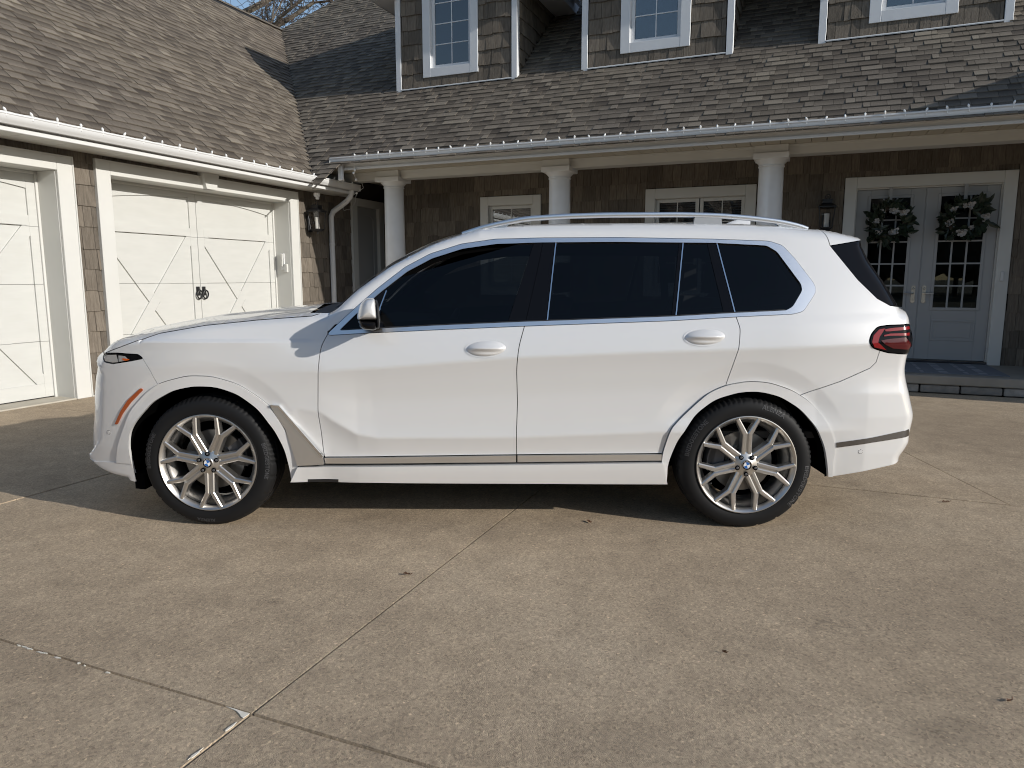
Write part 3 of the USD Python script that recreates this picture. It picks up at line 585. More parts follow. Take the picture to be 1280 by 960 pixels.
for lf, (a, b, g0, g1) in enumerate(((0.562, 1.464, 0.745, 1.275), (1.472, 2.373, 1.655, 2.215))):
    z0, z1 = FLOOR + 0.045, 2.753; d0, d1 = -0.10, -0.055; gz0, gz1 = 1.03, 2.63
    d = hp("front_door", cat(fbox(VW, a, g0, d0, d1, z0, z1), fbox(VW, g1, b, d0, d1, z0, z1), fbox(VW, g0, g1, d0, d1 - 0.001, z0, gz0), fbox(VW, g0, g1, d0, d1 - 0.001, gz1, z1)), "door_grey")
    hp("glass_surround", cat(fbox(VW, g0 - 0.035, g0 + 0.006, d1, d1 + 0.014, gz0 - 0.035, gz1 + 0.035), fbox(VW, g1 - 0.006, g1 + 0.035, d1, d1 + 0.014, gz0 - 0.035, gz1 + 0.035), fbox(VW, g0 + 0.006, g1 - 0.006, d1, d1 + 0.013, gz0 - 0.035, gz0 + 0.006), fbox(VW, g0 + 0.006, g1 - 0.006, d1, d1 + 0.013, gz1 - 0.006, gz1 + 0.035)), "door_grey", d)
    for i in (1, 2): hp("muntin", fbox(VW, g0 + (g1 - g0) * i / 3 - 0.011, g0 + (g1 - g0) * i / 3 + 0.011, d0 + 0.01, d1 + 0.004, gz0, gz1, 0.003), "door_grey", d)
    for j in range(1, 5): hp("muntin", fbox(VW, g0, g1, d0 + 0.011, d1 + 0.003, gz0 + (gz1 - gz0) * j / 5 - 0.011, gz0 + (gz1 - gz0) * j / 5 + 0.011, 0.003), "door_grey", d)
    for i in range(3):
        for j in range(5): hp("pane", fbox(VW, g0 + (g1 - g0) * i / 3 + 0.004, g0 + (g1 - g0) * (i + 1) / 3 - 0.004, d0 + 0.018, d0 + 0.024, gz0 + (gz1 - gz0) * j / 5 + 0.004, gz0 + (gz1 - gz0) * (j + 1) / 5 - 0.004, 0), "door_glass", d)
    pa, pb = (0.745, 1.275) if lf == 0 else (1.66, 2.215)
    hp("lower_panel", cat(fbox(VW, pa, pb, d1 - 0.004, d1 + 0.010, 0.55, 0.575), fbox(VW, pa, pb, d1 - 0.004, d1 + 0.010, 0.83, 0.855), fbox(VW, pa, pa + 0.025, d1 - 0.004, d1 + 0.0095, 0.575, 0.83), fbox(VW, pb - 0.025, pb, d1 - 0.004, d1 + 0.0095, 0.575, 0.83), fbox(VW, pa + 0.05, pb - 0.05, d1 - 0.004, d1 + 0.006, 0.60, 0.805)), "door_grey", d)
    hu = 1.395 if lf == 0 else 1.535; s = -1 if lf == 0 else 1
    pl = prism(Point(0, 0.10).buffer(0.030).union(Point(0, -0.10).buffer(0.030)).union(sbox(-0.025, -0.1, 0.025, 0.1)), 0.012)
    pl = xz(pl, VW - d1); pl = trimesh.Trimesh(pl.vertices + [hu, 0, 1.225], pl.faces, process=False)
    lever = tube([(hu, VW - d1 - 0.01, 1.24), (hu, VW - d1 - 0.055, 1.24), (hu + s * 0.02, VW - d1 - 0.065, 1.24), (hu + s * 0.12, VW - d1 - 0.062, 1.243)], 0.009, 8)
    hp("handle", cat(pl, lever, tm(trimesh.creation.icosphere(2, 0.016).apply_translation((hu, VW - d1 - 0.014, 1.31)))), "nickel", d, smooth=40)
hp("astragal", fbox(VW, 1.4645, 1.4715, -0.09, -0.05, FLOOR + 0.045, 2.753, 0), "door_grey", fd)

# --- dormers
DE = 6.52                                   # underside of the dormer eaves
for (a, b), (t0, t1) in zip(dormer_u, ((-6.78, -5.67), (-3.10, -1.98), (0.554, 1.663))):
    mid = (a + b) / 2; zb = zm(VD) - 0.02
    gz = lambda u_, m_=mid, h_=(b - a) / 2: DE + 0.30 + (h_ - abs(u_ - m_)) * 0.75
    dw = hp("dormer_wall", cat(box(a, t0 + 0.12, VD, VD + 0.05, zb, 6.82), box(t1 - 0.12, b, VD, VD + 0.05, zb, 6.82), box(t0 + 0.12, t1 - 0.12, VD, VD + 0.05, zb, 5.21), trimesh.Trimesh(np.array([(a, VD, 6.82), (b, VD, 6.82), (mid, VD, gz(mid))]), np.array([(0, 1, 2)]), process=False),
        trimesh.Trimesh(np.array([(a, VD, zb), (a, 15.4, zm(15.4)), (a, VD, 7.0), (a, 15.4, 7.0), (b, VD, zb), (b, 15.4, zm(15.4)), (b, VD, 7.0), (b, 15.4, 7.0)]), np.array([(0, 1, 3), (0, 3, 2), (4, 7, 5), (4, 6, 7)]), process=False)), "wall_felt")
    wall_shakes(dw, "F", VD - 0.004, a + 0.10, b - 0.10, zb + 0.03, 7.0, [(t0, t1, 5.09, 9)], z_first=zb + 0.03)
    low = lambda v_: zm(v_) + 0.02
    class _g:
        def __call__(self, v_): return 6.9
        def low(self, v_): return zm(v_) + 0.035
    wall_shakes(dw, "G", b + 0.004, VD + 0.075, 14.4, zb, 6.6, [], z_first=zb + 0.03, gable=_g())
    wall_shakes(dw, "L", a - 0.004, VD + 0.075, 14.4, zb, 6.6, [], z_first=zb + 0.03, gable=_g())
    for e0, e1 in ((a - 0.02, a + 0.085), (b - 0.085, b + 0.02)):
        hp("corner_board", cbox(e0, e1, VD - 0.034, VD + 0.07, zb - 0.02, DE + 0.3, 0.004), "trim_white", dw)
    hp("wall_flashing", tube([(a + 0.09, VD - 0.03, zb + 0.025), (b - 0.09, VD - 0.03, zb + 0.025)], 0.012, 5), "trim_white", dw)
    window("dormer_window", VD, t0, t1, 5.09, 6.93, 0.155, 0.01, 2, 4, "trim_white")
    # gabled roof with overhanging boxed eaves
    oh, fo, back = 0.46, 0.32, 16.2
    hw = (b - a) / 2 + oh; zr = DE + 0.17; sl = 0.75
    dr = None
    for s in (-1, 1):
        P = np.array([(mid + s * hw, VD - fo, zr), (mid + s * hw, back, zr), (mid, back, zr + hw * sl), (mid, VD - fo, zr + hw * sl)])
        P2 = P + [0, 0, 0.07]
        m = hull(np.vstack([P, P2]))
        dr = hp("dormer_roof", m, "shingle", dw)
        hp("dormer_soffit", box(mid + s * (hw - 0.02), mid + s * (hw - oh - 0.02), VD - fo + 0.02, 15, DE, DE + 0.012), "trim_white", dw)
        hp("dormer_fascia", cbox(mid + s * (hw - 0.02), mid + s * hw, VD - fo, 14.6, DE - 0.01, zr + 0.04, 0.003), "trim_white", dw)
        hp("dormer_gutter", cbox(mid + s * hw, mid + s * (hw + 0.11), VD - fo, 13.9, zr - 0.03, zr + 0.075, 0.02), "trim_white", dw)
        rk = hull([(mid + s * hw, VD - fo - q, zr + r_) for q in (0, 0.02) for r_ in (-0.10, 0.07)] + [(mid, VD - fo - q, zr + hw * sl + r_) for q in (0, 0.02) for r_ in (-0.10, 0.07)])
        hp("rake_board", rk, "trim_white", dw)

# --- the gabled wing to the right of the porch, just out of view
wing = hp("side_wing", cat(box(4.2, 10, 9.78, 26, 0, 4.45)), "wall_felt")
wall_shakes(wing, "F", 9.78, 4.21, 9.98, 0.05, 4.4, [], z_first=0.05); wall_shakes(wing, "L", 4.2, 9.80, 12.0, 0.05, 4.4, [], z_first=0.05)
for s, e in ((-1, 3.9), (1, 10.3)): hp("wing_roof", hull([(e, 9.62, 4.42), (e, 20, 4.42), (7.1, 20, 5.42), (7.1, 9.62, 5.42), (e, 9.62, 4.56), (e, 20, 4.56), (7.1, 20, 5.56), (7.1, 9.62, 5.56)]), "shingle", wing)
hp("wing_gable", trimesh.Trimesh(np.array([(4.2, 9.78, 4.45), (10, 9.78, 4.45), (7.1, 9.78, 5.38)]), np.array([(0, 1, 2)]), process=False), "wall_felt", wing)

# --- downspout: from the porch gutter through an offset down the garage wall
def rect_tube(pts, w, d):
    out = []
    for p, q in zip(pts[:-1], pts[1:]):
        P = []
        for c in (np.array(p), np.array(q)):
            for du, dv in ((-w, -d), (w, -d), (w, d), (-w, d)): P.append(c + [du * 0.5, dv * 0.5, 0])
        out.append(hull(P))
    return cat(out)
ds = hp("downspout", cat(tube([(-8.15, 11.0, 0.15), (-8.15, 11.0, 2.50), (-8.145, 11.0, 2.58), (-8.10, 11.0, 2.66), (-7.80, 11.0, 2.83), (-7.72, 11.0, 2.90), (-7.69, 11.0, 2.98), (-7.69, 11.0, 3.03)], 0.048, 12)), "gutter_white", smooth=40)
hp("upper_pipe", cat(cbox(-7.43, -7.34, 10.24, 10.31, 3.08, 3.36, 0.015), ), "gutter_white", ds)
hp("pipe_band", cat(lathe([(0.05, 2.05), (0.054, 2.055), (0.054, 2.09), (0.05, 2.095)], 16).apply_translation((-8.15, 11.0, 0)), lathe([(0.05, 0.8), (0.054, 0.805), (0.054, 0.84), (0.05, 0.845)], 16).apply_translation((-8.15, 11.0, 0))), "gutter_white", ds)
hp("floodlight", cat(lathe([(0, 2.85), (0.045, 2.85), (0.055, 2.87), (0.055, 2.912), (0, 2.913)], 20).apply_translation((-7.95, 10.35, 0)), lathe([(0, 2.80), (0.028, 2.805), (0.034, 2.83), (0.03, 2.85), (0, 2.85)], 16).apply_translation((-7.94, 10.35, 0))), "gutter_white", smooth=40)

# --- the shakes and shingles themselves
for kind in ("shake", "shingle"):
    size = sorted(((seen_size(m), i) for i, (_, m, _t) in enumerate(pieces[kind])), reverse=True)
    single = {i for s_, i in size[:300] if s_ > 0}; rest = {}
    for i, (p_, m, tn) in enumerate(pieces[kind]):
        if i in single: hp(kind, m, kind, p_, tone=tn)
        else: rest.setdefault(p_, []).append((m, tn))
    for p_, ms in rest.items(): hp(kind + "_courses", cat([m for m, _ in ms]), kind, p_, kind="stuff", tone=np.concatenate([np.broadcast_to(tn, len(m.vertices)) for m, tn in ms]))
# ------------------------------------------------------------------ the car: its outer surface
# x runs along the car (nose at -2.7, tail at 2.4), y across (near side about 0 - 1, middle 0), z up; all in metres
def smooth_seg(zs, vs): return PchipInterpolator(zs, vs)
P_LOW = smooth_seg([0.10, 0.20, 0.28, 0.36, 0.43, 0.55], [0.13, 0.085, 0.06, 0.045, 0.040, 0.014])
P_MID = smooth_seg([0.55, 0.64, 0.74, 0.84, 0.94], [0.014, 0.028, 0.033, 0.022, 0.0])
P_TOP = smooth_seg([0.94, 1.00, 1.08, 1.165, 1.30, 1.50, 1.70, 1.80, 2.1], [0.0, 0.0095, 0.0270, 0.055, 0.105, 0.185, 0.262, 0.30, 0.42])
CREASE = np.array([(-3, 0.92), (-1.536, 0.92), (-1.086, 0.926), (-0.711, 0.949), (0.052, 1.009), (0.558, 1.03), (1.257, 1.055), (1.685, 1.071), (2.039, 1.084), (3, 1.1)])
LOWLINE = np.array([(-3, 0.53), (-1.40, 0.62), (-1.22, 0.71), (-1.09, 0.69), (-1.00, 0.63), (-0.88, 0.560), (-0.76, 0.538), (0.052, 0.545), (0.888, 0.581), (3, 0.60)])
BELT = np.array([(-3, 1.13), (-1.04, 1.14), (-0.4, 1.164), (0.09, 1.184), (0.91, 1.215), (1.61, 1.25), (3, 1.28)])
def inset(x, z):
    """How far the body stands inside its widest plane at (x, z), before the corners are rounded."""
    x, z = np.asarray(x, float), np.asarray(z, float)
    zl, zc, zb = np.interp(x, *LOWLINE.T), np.interp(x, *CREASE.T), np.interp(x, *BELT.T)
    r = np.where(z < zl, z / zl * 0.55, np.where(z < zc, 0.55 + (z - zl) / (zc - zl) * 0.39,
        np.where(z < zb, 0.94 + (z - zc) / (zb - zc) * 0.225, 1.165 + (z - zb) / (2.1 - zb) * 0.935)))
    lin = np.interp(r, [0.55, 0.94], [0.014, 0.0]); mid = lin + (P_MID(np.clip(r, 0.55, 0.94)) - lin) * np.clip((zc - zl) / 0.40, 0.0, 1.0) ** 2.6
    i = np.where(r < 0.55, P_LOW(np.clip(r, 0.1, 0.55)), np.where(r < 0.94, mid, P_TOP(np.clip(r, 0.94, 2.1))))
    # the front wing and the tail are plainer than the doors
    plain = np.interp(z, [0.2, 0.45, 0.95, 1.05], [0.05, 0.028, 0.012, 0.018])
    k = np.clip((-1.05 - x) / 0.45, 0, 1) * (z < 1.1)
    i = i * (1 - k) + plain * k
    k2 = np.clip((x - 1.75) / 0.3, 0, 1) * np.clip((0.95 - z) / 0.15, 0, 1)
    i = i * (1 - k2) + np.interp(z, [0.2, 0.45, 0.665, 0.80, 1.0], [0.03, 0.007, 0.0, 0.010, 0.018]) * k2
    for wx in (-1.766, 1.372):   # a shallow step round each wheel arch
        r_ = np.hypot(x - wx, z - 0.384)
        i = i + 0.010 * np.clip(1 - (r_ - 0.515) / 0.085, 0, 1) * np.clip((z - 0.62) / 0.12, 0, 1)
    return i + 0.16 * (np.clip(-1.7 - x, 0, 9) / 0.85) ** 2.2 + 0.10 * (np.clip(x - 1.5, 0, 9) / 0.95) ** 2
D = {  # outlines of the body seen from the side, (x, z)
    "lip": [(-2.300, 0.258), (-2.394, 0.267), (-2.501, 0.290), (-2.612, 0.310)],
    "nose": [(-2.648, 0.322), (-2.664, 0.342), (-2.655, 0.372), (-2.672, 0.472), (-2.665, 0.530), (-2.638, 0.632), (-2.621, 0.734), (-2.622, 0.775), (-2.594, 0.831), (-2.595, 0.887), (-2.549, 0.929), (-2.528, 0.978), (-2.517, 1.007)],
    "hoodedge": [(-2.452, 1.044), (-2.378, 1.078), (-2.308, 1.106), (-2.093, 1.149), (-1.818, 1.197), (-1.483, 1.229), (-1.167, 1.252)],
    "apillar": [(-1.056, 1.252), (-1.018, 1.270), (-0.893, 1.388), (-0.712, 1.521), (-0.477, 1.646), (-0.304, 1.712)],
    "roof": [(-0.186, 1.746), (0.033, 1.773), (0.301, 1.782), (0.786, 1.786), (1.268, 1.783), (1.555, 1.771), (1.747, 1.754), (1.864, 1.742)],
    "spoiler": [(1.968, 1.724), (2.075, 1.698), (2.085, 1.679)],
    "rearglass": [(2.084, 1.645), (2.119, 1.552), (2.181, 1.453), (2.232, 1.366), (2.277, 1.296)],
    "tail": [(2.319, 1.274), (2.345, 1.230), (2.347, 1.192), (2.350, 1.160), (2.360, 1.050), (2.346, 1.017), (2.343, 0.928), (2.361, 0.842), (2.407, 0.677), (2.409, 0.635), (2.398, 0.572), (2.393, 0.528), (2.400, 0.494), (2.371, 0.436), (2.344, 0.397)],
    "arch_f_in": [(-2.240, 0.262), (-2.258, 0.455), (-2.241, 0.556), (-2.194, 0.622), (-2.078, 0.740), (-1.938, 0.814), (-1.810, 0.840), (-1.685, 0.835), (-1.564, 0.793), (-1.449, 0.705), (-1.362, 0.587), (-1.307, 0.460), (-1.287, 0.327), (-1.288, 0.268)],
    "arch_f_out": [(-2.360, 0.362), (-2.342, 0.450), (-2.298, 0.545), (-2.225, 0.686), (-2.107, 0.800), (-2.037, 0.847), (-1.981, 0.866), (-1.848, 0.900), (-1.709, 0.897), (-1.560, 0.853), (-1.444, 0.775), (-1.379, 0.722), (-1.298, 0.587), (-1.248, 0.411), (-1.239, 0.363)],
    "vent": [(-1.379, 0.724), (-1.328, 0.724), (-1.084, 0.421), (-1.079, 0.377), (-1.239, 0.368), (-1.298, 0.587)],
    "seam_fd": [(-1.040, 1.136), (-1.075, 1.069), (-1.086, 0.957), (-1.097, 0.812), (-1.103, 0.689), (-1.092, 0.550), (-1.089, 0.476), (-1.079, 0.377)],
    "seam_b": [(0.199, 1.689), (0.164, 1.517), (0.092, 1.205), (0.054, 1.073), (0.041, 0.945), (0.047, 0.748), (0.041, 0.577), (0.043, 0.391)],
    "seam_c": [(1.188, 1.676), (1.259, 1.304), (1.279, 1.247), (1.300, 1.173), (1.290, 1.072), (1.237, 0.851)],
    "arch_r_out": [(0.883, 0.399), (0.887, 0.462), (0.895, 0.482), (0.922, 0.599), (1.008, 0.686), (1.139, 0.806), (1.237, 0.851), (1.369, 0.874), (1.483, 0.865), (1.614, 0.821), (1.718, 0.756), (1.806, 0.655), (1.856, 0.554), (1.880, 0.481), (1.871, 0.397)],
    "arch_r_in": [(0.922, 0.267), (0.918, 0.384), (0.969, 0.536), (1.065, 0.684), (1.177, 0.769), (1.316, 0.811), (1.430, 0.814), (1.545, 0.786), (1.662, 0.715), (1.752, 0.614), (1.816, 0.493), (1.840, 0.387), (1.854, 0.309)],
    "chrome_out": [(-1.040, 1.140), (-0.873, 1.298), (-0.760, 1.399), (-0.610, 1.517), (-0.467, 1.594), (-0.283, 1.652), (-0.087, 1.680), (0.197, 1.687), (0.624, 1.689), (1.188, 1.678), (1.505, 1.666), (1.579, 1.641), (1.645, 1.562), (1.736, 1.425), (1.746, 1.389), (1.733, 1.363), (1.660, 1.269), (1.600, 1.254), (1.277, 1.238), (0.907, 1.216), (0.088, 1.185), (-0.402, 1.164), (-0.840, 1.143), (-1.040, 1.131)],
    "chrome_in": [(-0.974, 1.158), (-0.860, 1.271), (-0.745, 1.375), (-0.597, 1.492), (-0.455, 1.568), (-0.278, 1.624), (-0.082, 1.652), (0.194, 1.661), (0.623, 1.663), (1.187, 1.657), (1.487, 1.641), (1.543, 1.606), (1.662, 1.421), (1.665, 1.385), (1.603, 1.296), (1.565, 1.274), (1.278, 1.260), (0.908, 1.239), (0.088, 1.209), (-0.402, 1.188), (-0.740, 1.170)],
    "sail": [(-0.713, 1.384), (-0.745, 1.289), (-0.754, 1.170)],
    "b_l": [(0.143, 1.661), (0.129, 1.628), (-0.010, 1.205)],
    "b_trim": [(0.269, 1.662), (0.215, 1.209)],
    "div_l": [(0.986, 1.660), (0.920, 1.242)],
    "div_trim": [(1.009, 1.660), (0.945, 1.242)],
    "c_l": [(1.147, 1.660), (1.215, 1.257)],
    "c_trim": [(1.203, 1.662), (1.278, 1.260)],
    "strip_top": [(-1.092, 0.416), (0.043, 0.437), (0.881, 0.447)],
    "strip_bot": [(-1.082, 0.377), (0.043, 0.393), (0.883, 0.406)],
    "sill_top": [(-1.239, 0.362), (0.043, 0.384), (0.890, 0.399)],
    "sill_bot": [(-1.288, 0.266), (0.922, 0.262)],
    "hoodseam": [(-2.385, 1.017), (-2.260, 1.058), (-2.032, 1.137), (-1.765, 1.183), (-1.459, 1.214), (-1.145, 1.237), (-1.109, 1.249)],
    "headlight": [(-2.399, 1.004), (-2.364, 1.017), (-2.290, 1.021), (-2.143, 1.016), (-2.115, 0.997), (-2.195, 0.981), (-2.317, 0.961), (-2.374, 0.969)],
    "bumperseam": [(-2.115, 0.997), (-2.073, 0.929), (-2.037, 0.847)],
    "marker": [(-2.141, 0.823), (-2.127, 0.812), (-2.214, 0.735), (-2.277, 0.665), (-2.322, 0.597), (-2.342, 0.598), (-2.292, 0.678), (-2.235, 0.748)],
    "taillight": [(2.028, 1.096), (2.041, 1.140), (2.081, 1.180), (2.144, 1.188), (2.286, 1.192), (2.422, 1.147), (2.438, 1.035), (2.301, 1.024), (2.149, 1.037), (2.056, 1.064)],
    "tailseam": [(2.098, 1.049), (2.086, 0.980), (2.056, 0.948), (1.884, 0.872), (1.713, 0.812)],
    "rearglass_in": [(1.839, 1.738), (1.860, 1.641), (2.001, 1.444), (2.101, 1.340), (2.174, 1.300), (2.224, 1.294)],
    "rtrim": [(1.881, 0.518), (2.088, 0.548), (2.317, 0.589), (2.337, 0.547), (2.092, 0.517), (1.885, 0.487)],
    "crease": [(-1.535, 0.920), (-1.086, 0.926), (-0.711, 0.949), (0.052, 1.010), (0.556, 1.031), (1.250, 1.057), (1.675, 1.073), (2.025, 1.087)],
    "handle_f": [(-0.243, 1.060), (-0.130, 1.105), (-0.016, 1.061), (-0.129, 1.014)],
    "handle_r": [(0.988, 1.127), (1.102, 1.172), (1.212, 1.128), (1.099, 1.084)],
    "sensor_f": [(-2.395, 0.544)],
    "sensor_r": [(2.026, 0.463)],
    "lowline": [(-0.864, 0.537), (0.052, 0.545), (0.888, 0.581)],
    "front_lip": [(-2.690, 0.362), (-2.520, 0.350), (-2.360, 0.362)],
    "rail": [(-0.290, 1.725), (-0.183, 1.760), (-0.087, 1.784), (0.034, 1.807), (0.106, 1.819), (0.346, 1.833), (0.585, 1.839), (1.015, 1.841), (1.254, 1.834), (1.445, 1.819), (1.612, 1.798), (1.733, 1.772), (1.801, 1.746)],
    "wheel_f": [(-1.766, 0.390)],
    "wheel_r": [(1.372, 0.379)],
    "tl_left": [(2.039, 1.098), (2.050, 1.136), (2.085, 1.169), (2.124, 1.175), (2.087, 1.127), (2.077, 1.096), (2.137, 1.049), (2.056, 1.068)],
    "tl_top": [(2.118, 1.168), (2.153, 1.175), (2.279, 1.184), (2.287, 1.167), (2.151, 1.157), (2.123, 1.157)],
    "tl_mid": [(2.112, 1.137), (2.151, 1.145), (2.279, 1.148), (2.276, 1.132), (2.150, 1.132), (2.111, 1.129)],
    "tl_low": [(2.092, 1.107), (2.140, 1.115), (2.243, 1.123), (2.298, 1.074), (2.270, 1.051), (2.169, 1.060), (2.121, 1.082)],
    "hl_silver": [(-2.382, 0.997), (-2.354, 1.011), (-2.290, 1.014), (-2.278, 0.970), (-2.317, 0.966), (-2.369, 0.973)],
    "hl_silver2": [(-2.274, 1.011), (-2.231, 1.008), (-2.209, 0.990), (-2.224, 0.980), (-2.273, 0.972)],
    "hl_amber": [(-2.246, 0.996), (-2.209, 0.992), (-2.198, 0.986), (-2.224, 0.980), (-2.246, 0.982)],
    "mirror": [(-0.834, 1.231), (-0.809, 1.316), (-0.782, 1.340), (-0.734, 1.346), (-0.712, 1.231), (-0.727, 1.174), (-0.818, 1.183)],
    "midfoot": [(1.106, 1.822), (1.259, 1.822), (1.261, 1.780), (1.108, 1.782)],
    "sillslot": [(-1.183, 0.286), (-1.004, 0.286), (-1.006, 0.267), (-1.185, 0.268)],
}
CHAIN_PARTS = [("lip", 0.03, 0.05), ("nose", 0.22, 0.36), ("hoodedge", 0.06, 0.13), ("apillar", 0.045, 0.06), ("roof", 0.08, 0.15), ("spoiler", 0.05, 0.13), ("rearglass", 0.08, 0.10), ("tail", 0.12, 0.24)]
def resample(pts, step, closed=False):
    p = np.asarray(pts, float)
    if closed: p = np.vstack([p, p[:1]])
    s = np.r_[0, np.cumsum(np.linalg.norm(np.diff(p, axis=0), axis=1))]
    out = []
    for a in range(len(p) - 1):
        n = max(1, int(math.ceil((s[a + 1] - s[a]) / step)))
        out += [p[a] + (p[a + 1] - p[a]) * k / n for k in range(n)]
    if not closed: out.append(p[-1])
    return np.array(out)
def rounded(pts, step=0.012, sigma=0.025):
    """The polyline, evenly spaced, its corners softened."""
    p = np.asarray(pts, float)
    s = np.r_[0, np.cumsum(np.linalg.norm(np.diff(p, axis=0), axis=1))]
    n = max(3, int(s[-1] / step) + 1)
    q = np.stack([np.interp(np.linspace(0, s[-1], n), s, p[:, k]) for k in (0, 1)], 1)
    q = np.stack([gaussian_filter1d(np.pad(q[:, k], 12, "reflect", reflect_type="odd"), sigma / step)[12:-12] if sigma else q[:, k] for k in (0, 1)], 1)
    return q
chain, chain_rd, chain_ry, chain_at = [], [], [], {}
for nm, rd, ry in CHAIN_PARTS:
    q = rounded(D[nm], 0.012, {"spoiler": 0.006, "nose": 0.036}.get(nm, 0.020))
    chain_at[nm] = (len(chain), len(chain) + len(q))
    chain += list(q); chain_rd += [rd] * len(q); chain_ry += [ry] * len(q)
chain = np.array(chain); chain_rd = gaussian_filter1d(np.array(chain_rd), 7); chain_ry = gaussian_filter1d(np.array(chain_ry), 7)
_c = resample(chain, 0.004)
_s = np.r_[0, np.cumsum(np.linalg.norm(np.diff(chain, axis=0), axis=1))]; _sc = np.r_[0, np.cumsum(np.linalg.norm(np.diff(_c, axis=0), axis=1))] * _s[-1] / np.sum(np.linalg.norm(np.diff(_c, axis=0), axis=1))
chain_tree, _rd, _ry = cKDTree(_c), np.interp(_sc, _s, chain_rd), np.interp(_sc, _s, chain_ry)
silhouette = Polygon(np.vstack([chain, [(0.9, 0.05), (-1.3, 0.05)]])).buffer(0)
def depth_in(x, z):
    """y of the near side's surface at (x, z): -1 is the car's widest plane."""
    x, z = np.atleast_1d(np.asarray(x, float)), np.atleast_1d(np.asarray(z, float))
    d, i = chain_tree.query(np.stack([x, z], 1))
    d = np.where(shapely.contains_xy(silhouette, x, z), d, 0)
    u = np.clip(d / _rd[i], 0, 1)
    return -1.0 + inset(x, z) + _ry[i] * (1 - np.sqrt(np.clip(1 - (1 - u) ** 2, 0, 1)))
# ------------------------------------------------------------------ the car itself
car = thing("parked_car", "white sport utility car with tinted windows and silver roof rails, parked side-on", "car", (0, 5, 0), -0.9)
def lifted(poly, off=0.0, step=0.0115, thick=0.022, flat=None):
    """A panel: its side-view outline laid on the body's surface, with a folded-in edge."""
    out = []
    for g in getattr(poly, "geoms", [poly]):
        if g.is_empty or g.geom_type != "Polygon" or g.area < 2e-6: continue
        loops = [resample_closed(np.array(c.coords)[:-1], step * 0.75) for c in [g.exterior, *g.interiors]]
        b = np.vstack(loops); x0, z0, x1, z1 = g.bounds
        gx, gz = np.meshgrid(np.arange(x0, x1, step), np.arange(z0, z1, step * 0.866)); gx = gx + (np.arange(gx.shape[0]) % 2 * step / 2)[:, None]
        ins = shapely.contains_xy(g.buffer(-step * 0.45), gx, gz); p = np.vstack([b, np.stack([gx[ins], gz[ins]], 1)])
        t = Delaunay(p).simplices; c = p[t].mean(1); t = t[shapely.contains_xy(g, c[:, 0], c[:, 1])]
        q = p[t]; a = (q[:, 1, 0] - q[:, 0, 0]) * (q[:, 2, 1] - q[:, 0, 1]) - (q[:, 1, 1] - q[:, 0, 1]) * (q[:, 2, 0] - q[:, 0, 0])
        t = t[np.abs(a) > 1e-9]; a = a[np.abs(a) > 1e-9]; t = np.where((a > 0)[:, None], t, t[:, ::-1])
        y = depth_in(p[:, 0], p[:, 1]) + off if flat is None else np.full(len(p), flat) + (p[:, 1] - 0.5) * -0.02
        v = np.stack([p[:, 0], y, p[:, 1]], 1); fs = [t]; vs_ = [v]; base = len(v)
        if thick:
            k = 0
            for L, ring in zip(loops, [g.exterior, *g.interiors]):
                n = len(L); e = v[k:k + n]; vs_ += [e, e + [0, thick, 0]]; i = np.arange(n); j = (i + 1) % n
                s = np.vstack([np.stack([base + i, base + n + i, base + n + j], 1), np.stack([base + i, base + n + j, base + j], 1)])
                ok = ring.is_ccw == (ring is g.exterior)
                fs.append(s if (ring.is_ccw if ring is g.exterior else ring.is_ccw) else s[:, ::-1]); base += 2 * n; k += n
        out.append(trimesh.Trimesh(np.vstack(vs_), np.vstack(fs), process=False))
    return cat(out)
def resample_closed(p, step):
    p = np.vstack([p, p[:1]]); out = []
    for a in range(len(p) - 1):
        k = max(1, int(round(np.linalg.norm(p[a + 1] - p[a]) / step))); out += [p[a] + (p[a + 1] - p[a]) * i / k for i in range(k)]
    return np.array(out)
chain_line = LineString([tuple(p) for p in chain])
def shrunk(poly, g=0.0022):
    """A panel outline drawn in by half a shut line, except along the crest where it runs on over the top."""
    return poly.buffer(-g).union(poly.intersection(chain_line.buffer(g * 1.7, cap_style=2)).buffer(-1e-5))
def mirror(m): return trimesh.Trimesh(m.vertices * [1, -1, 1], m.faces[:, ::-1], process=False)
def both(name, m, material, smooth=48, label=None, parent=None):
    part(parent or car, name, m, material, smooth, label); return part(parent or car, name, mirror(m), material, smooth, label)
def side(name, poly, material, off=0.0, gap=0.0022, label=None, smooth=48, thick=0.022, step=0.0115):
    return both(name, lifted(poly.buffer(-gap) if gap else poly, off, step, thick), material, smooth, label)
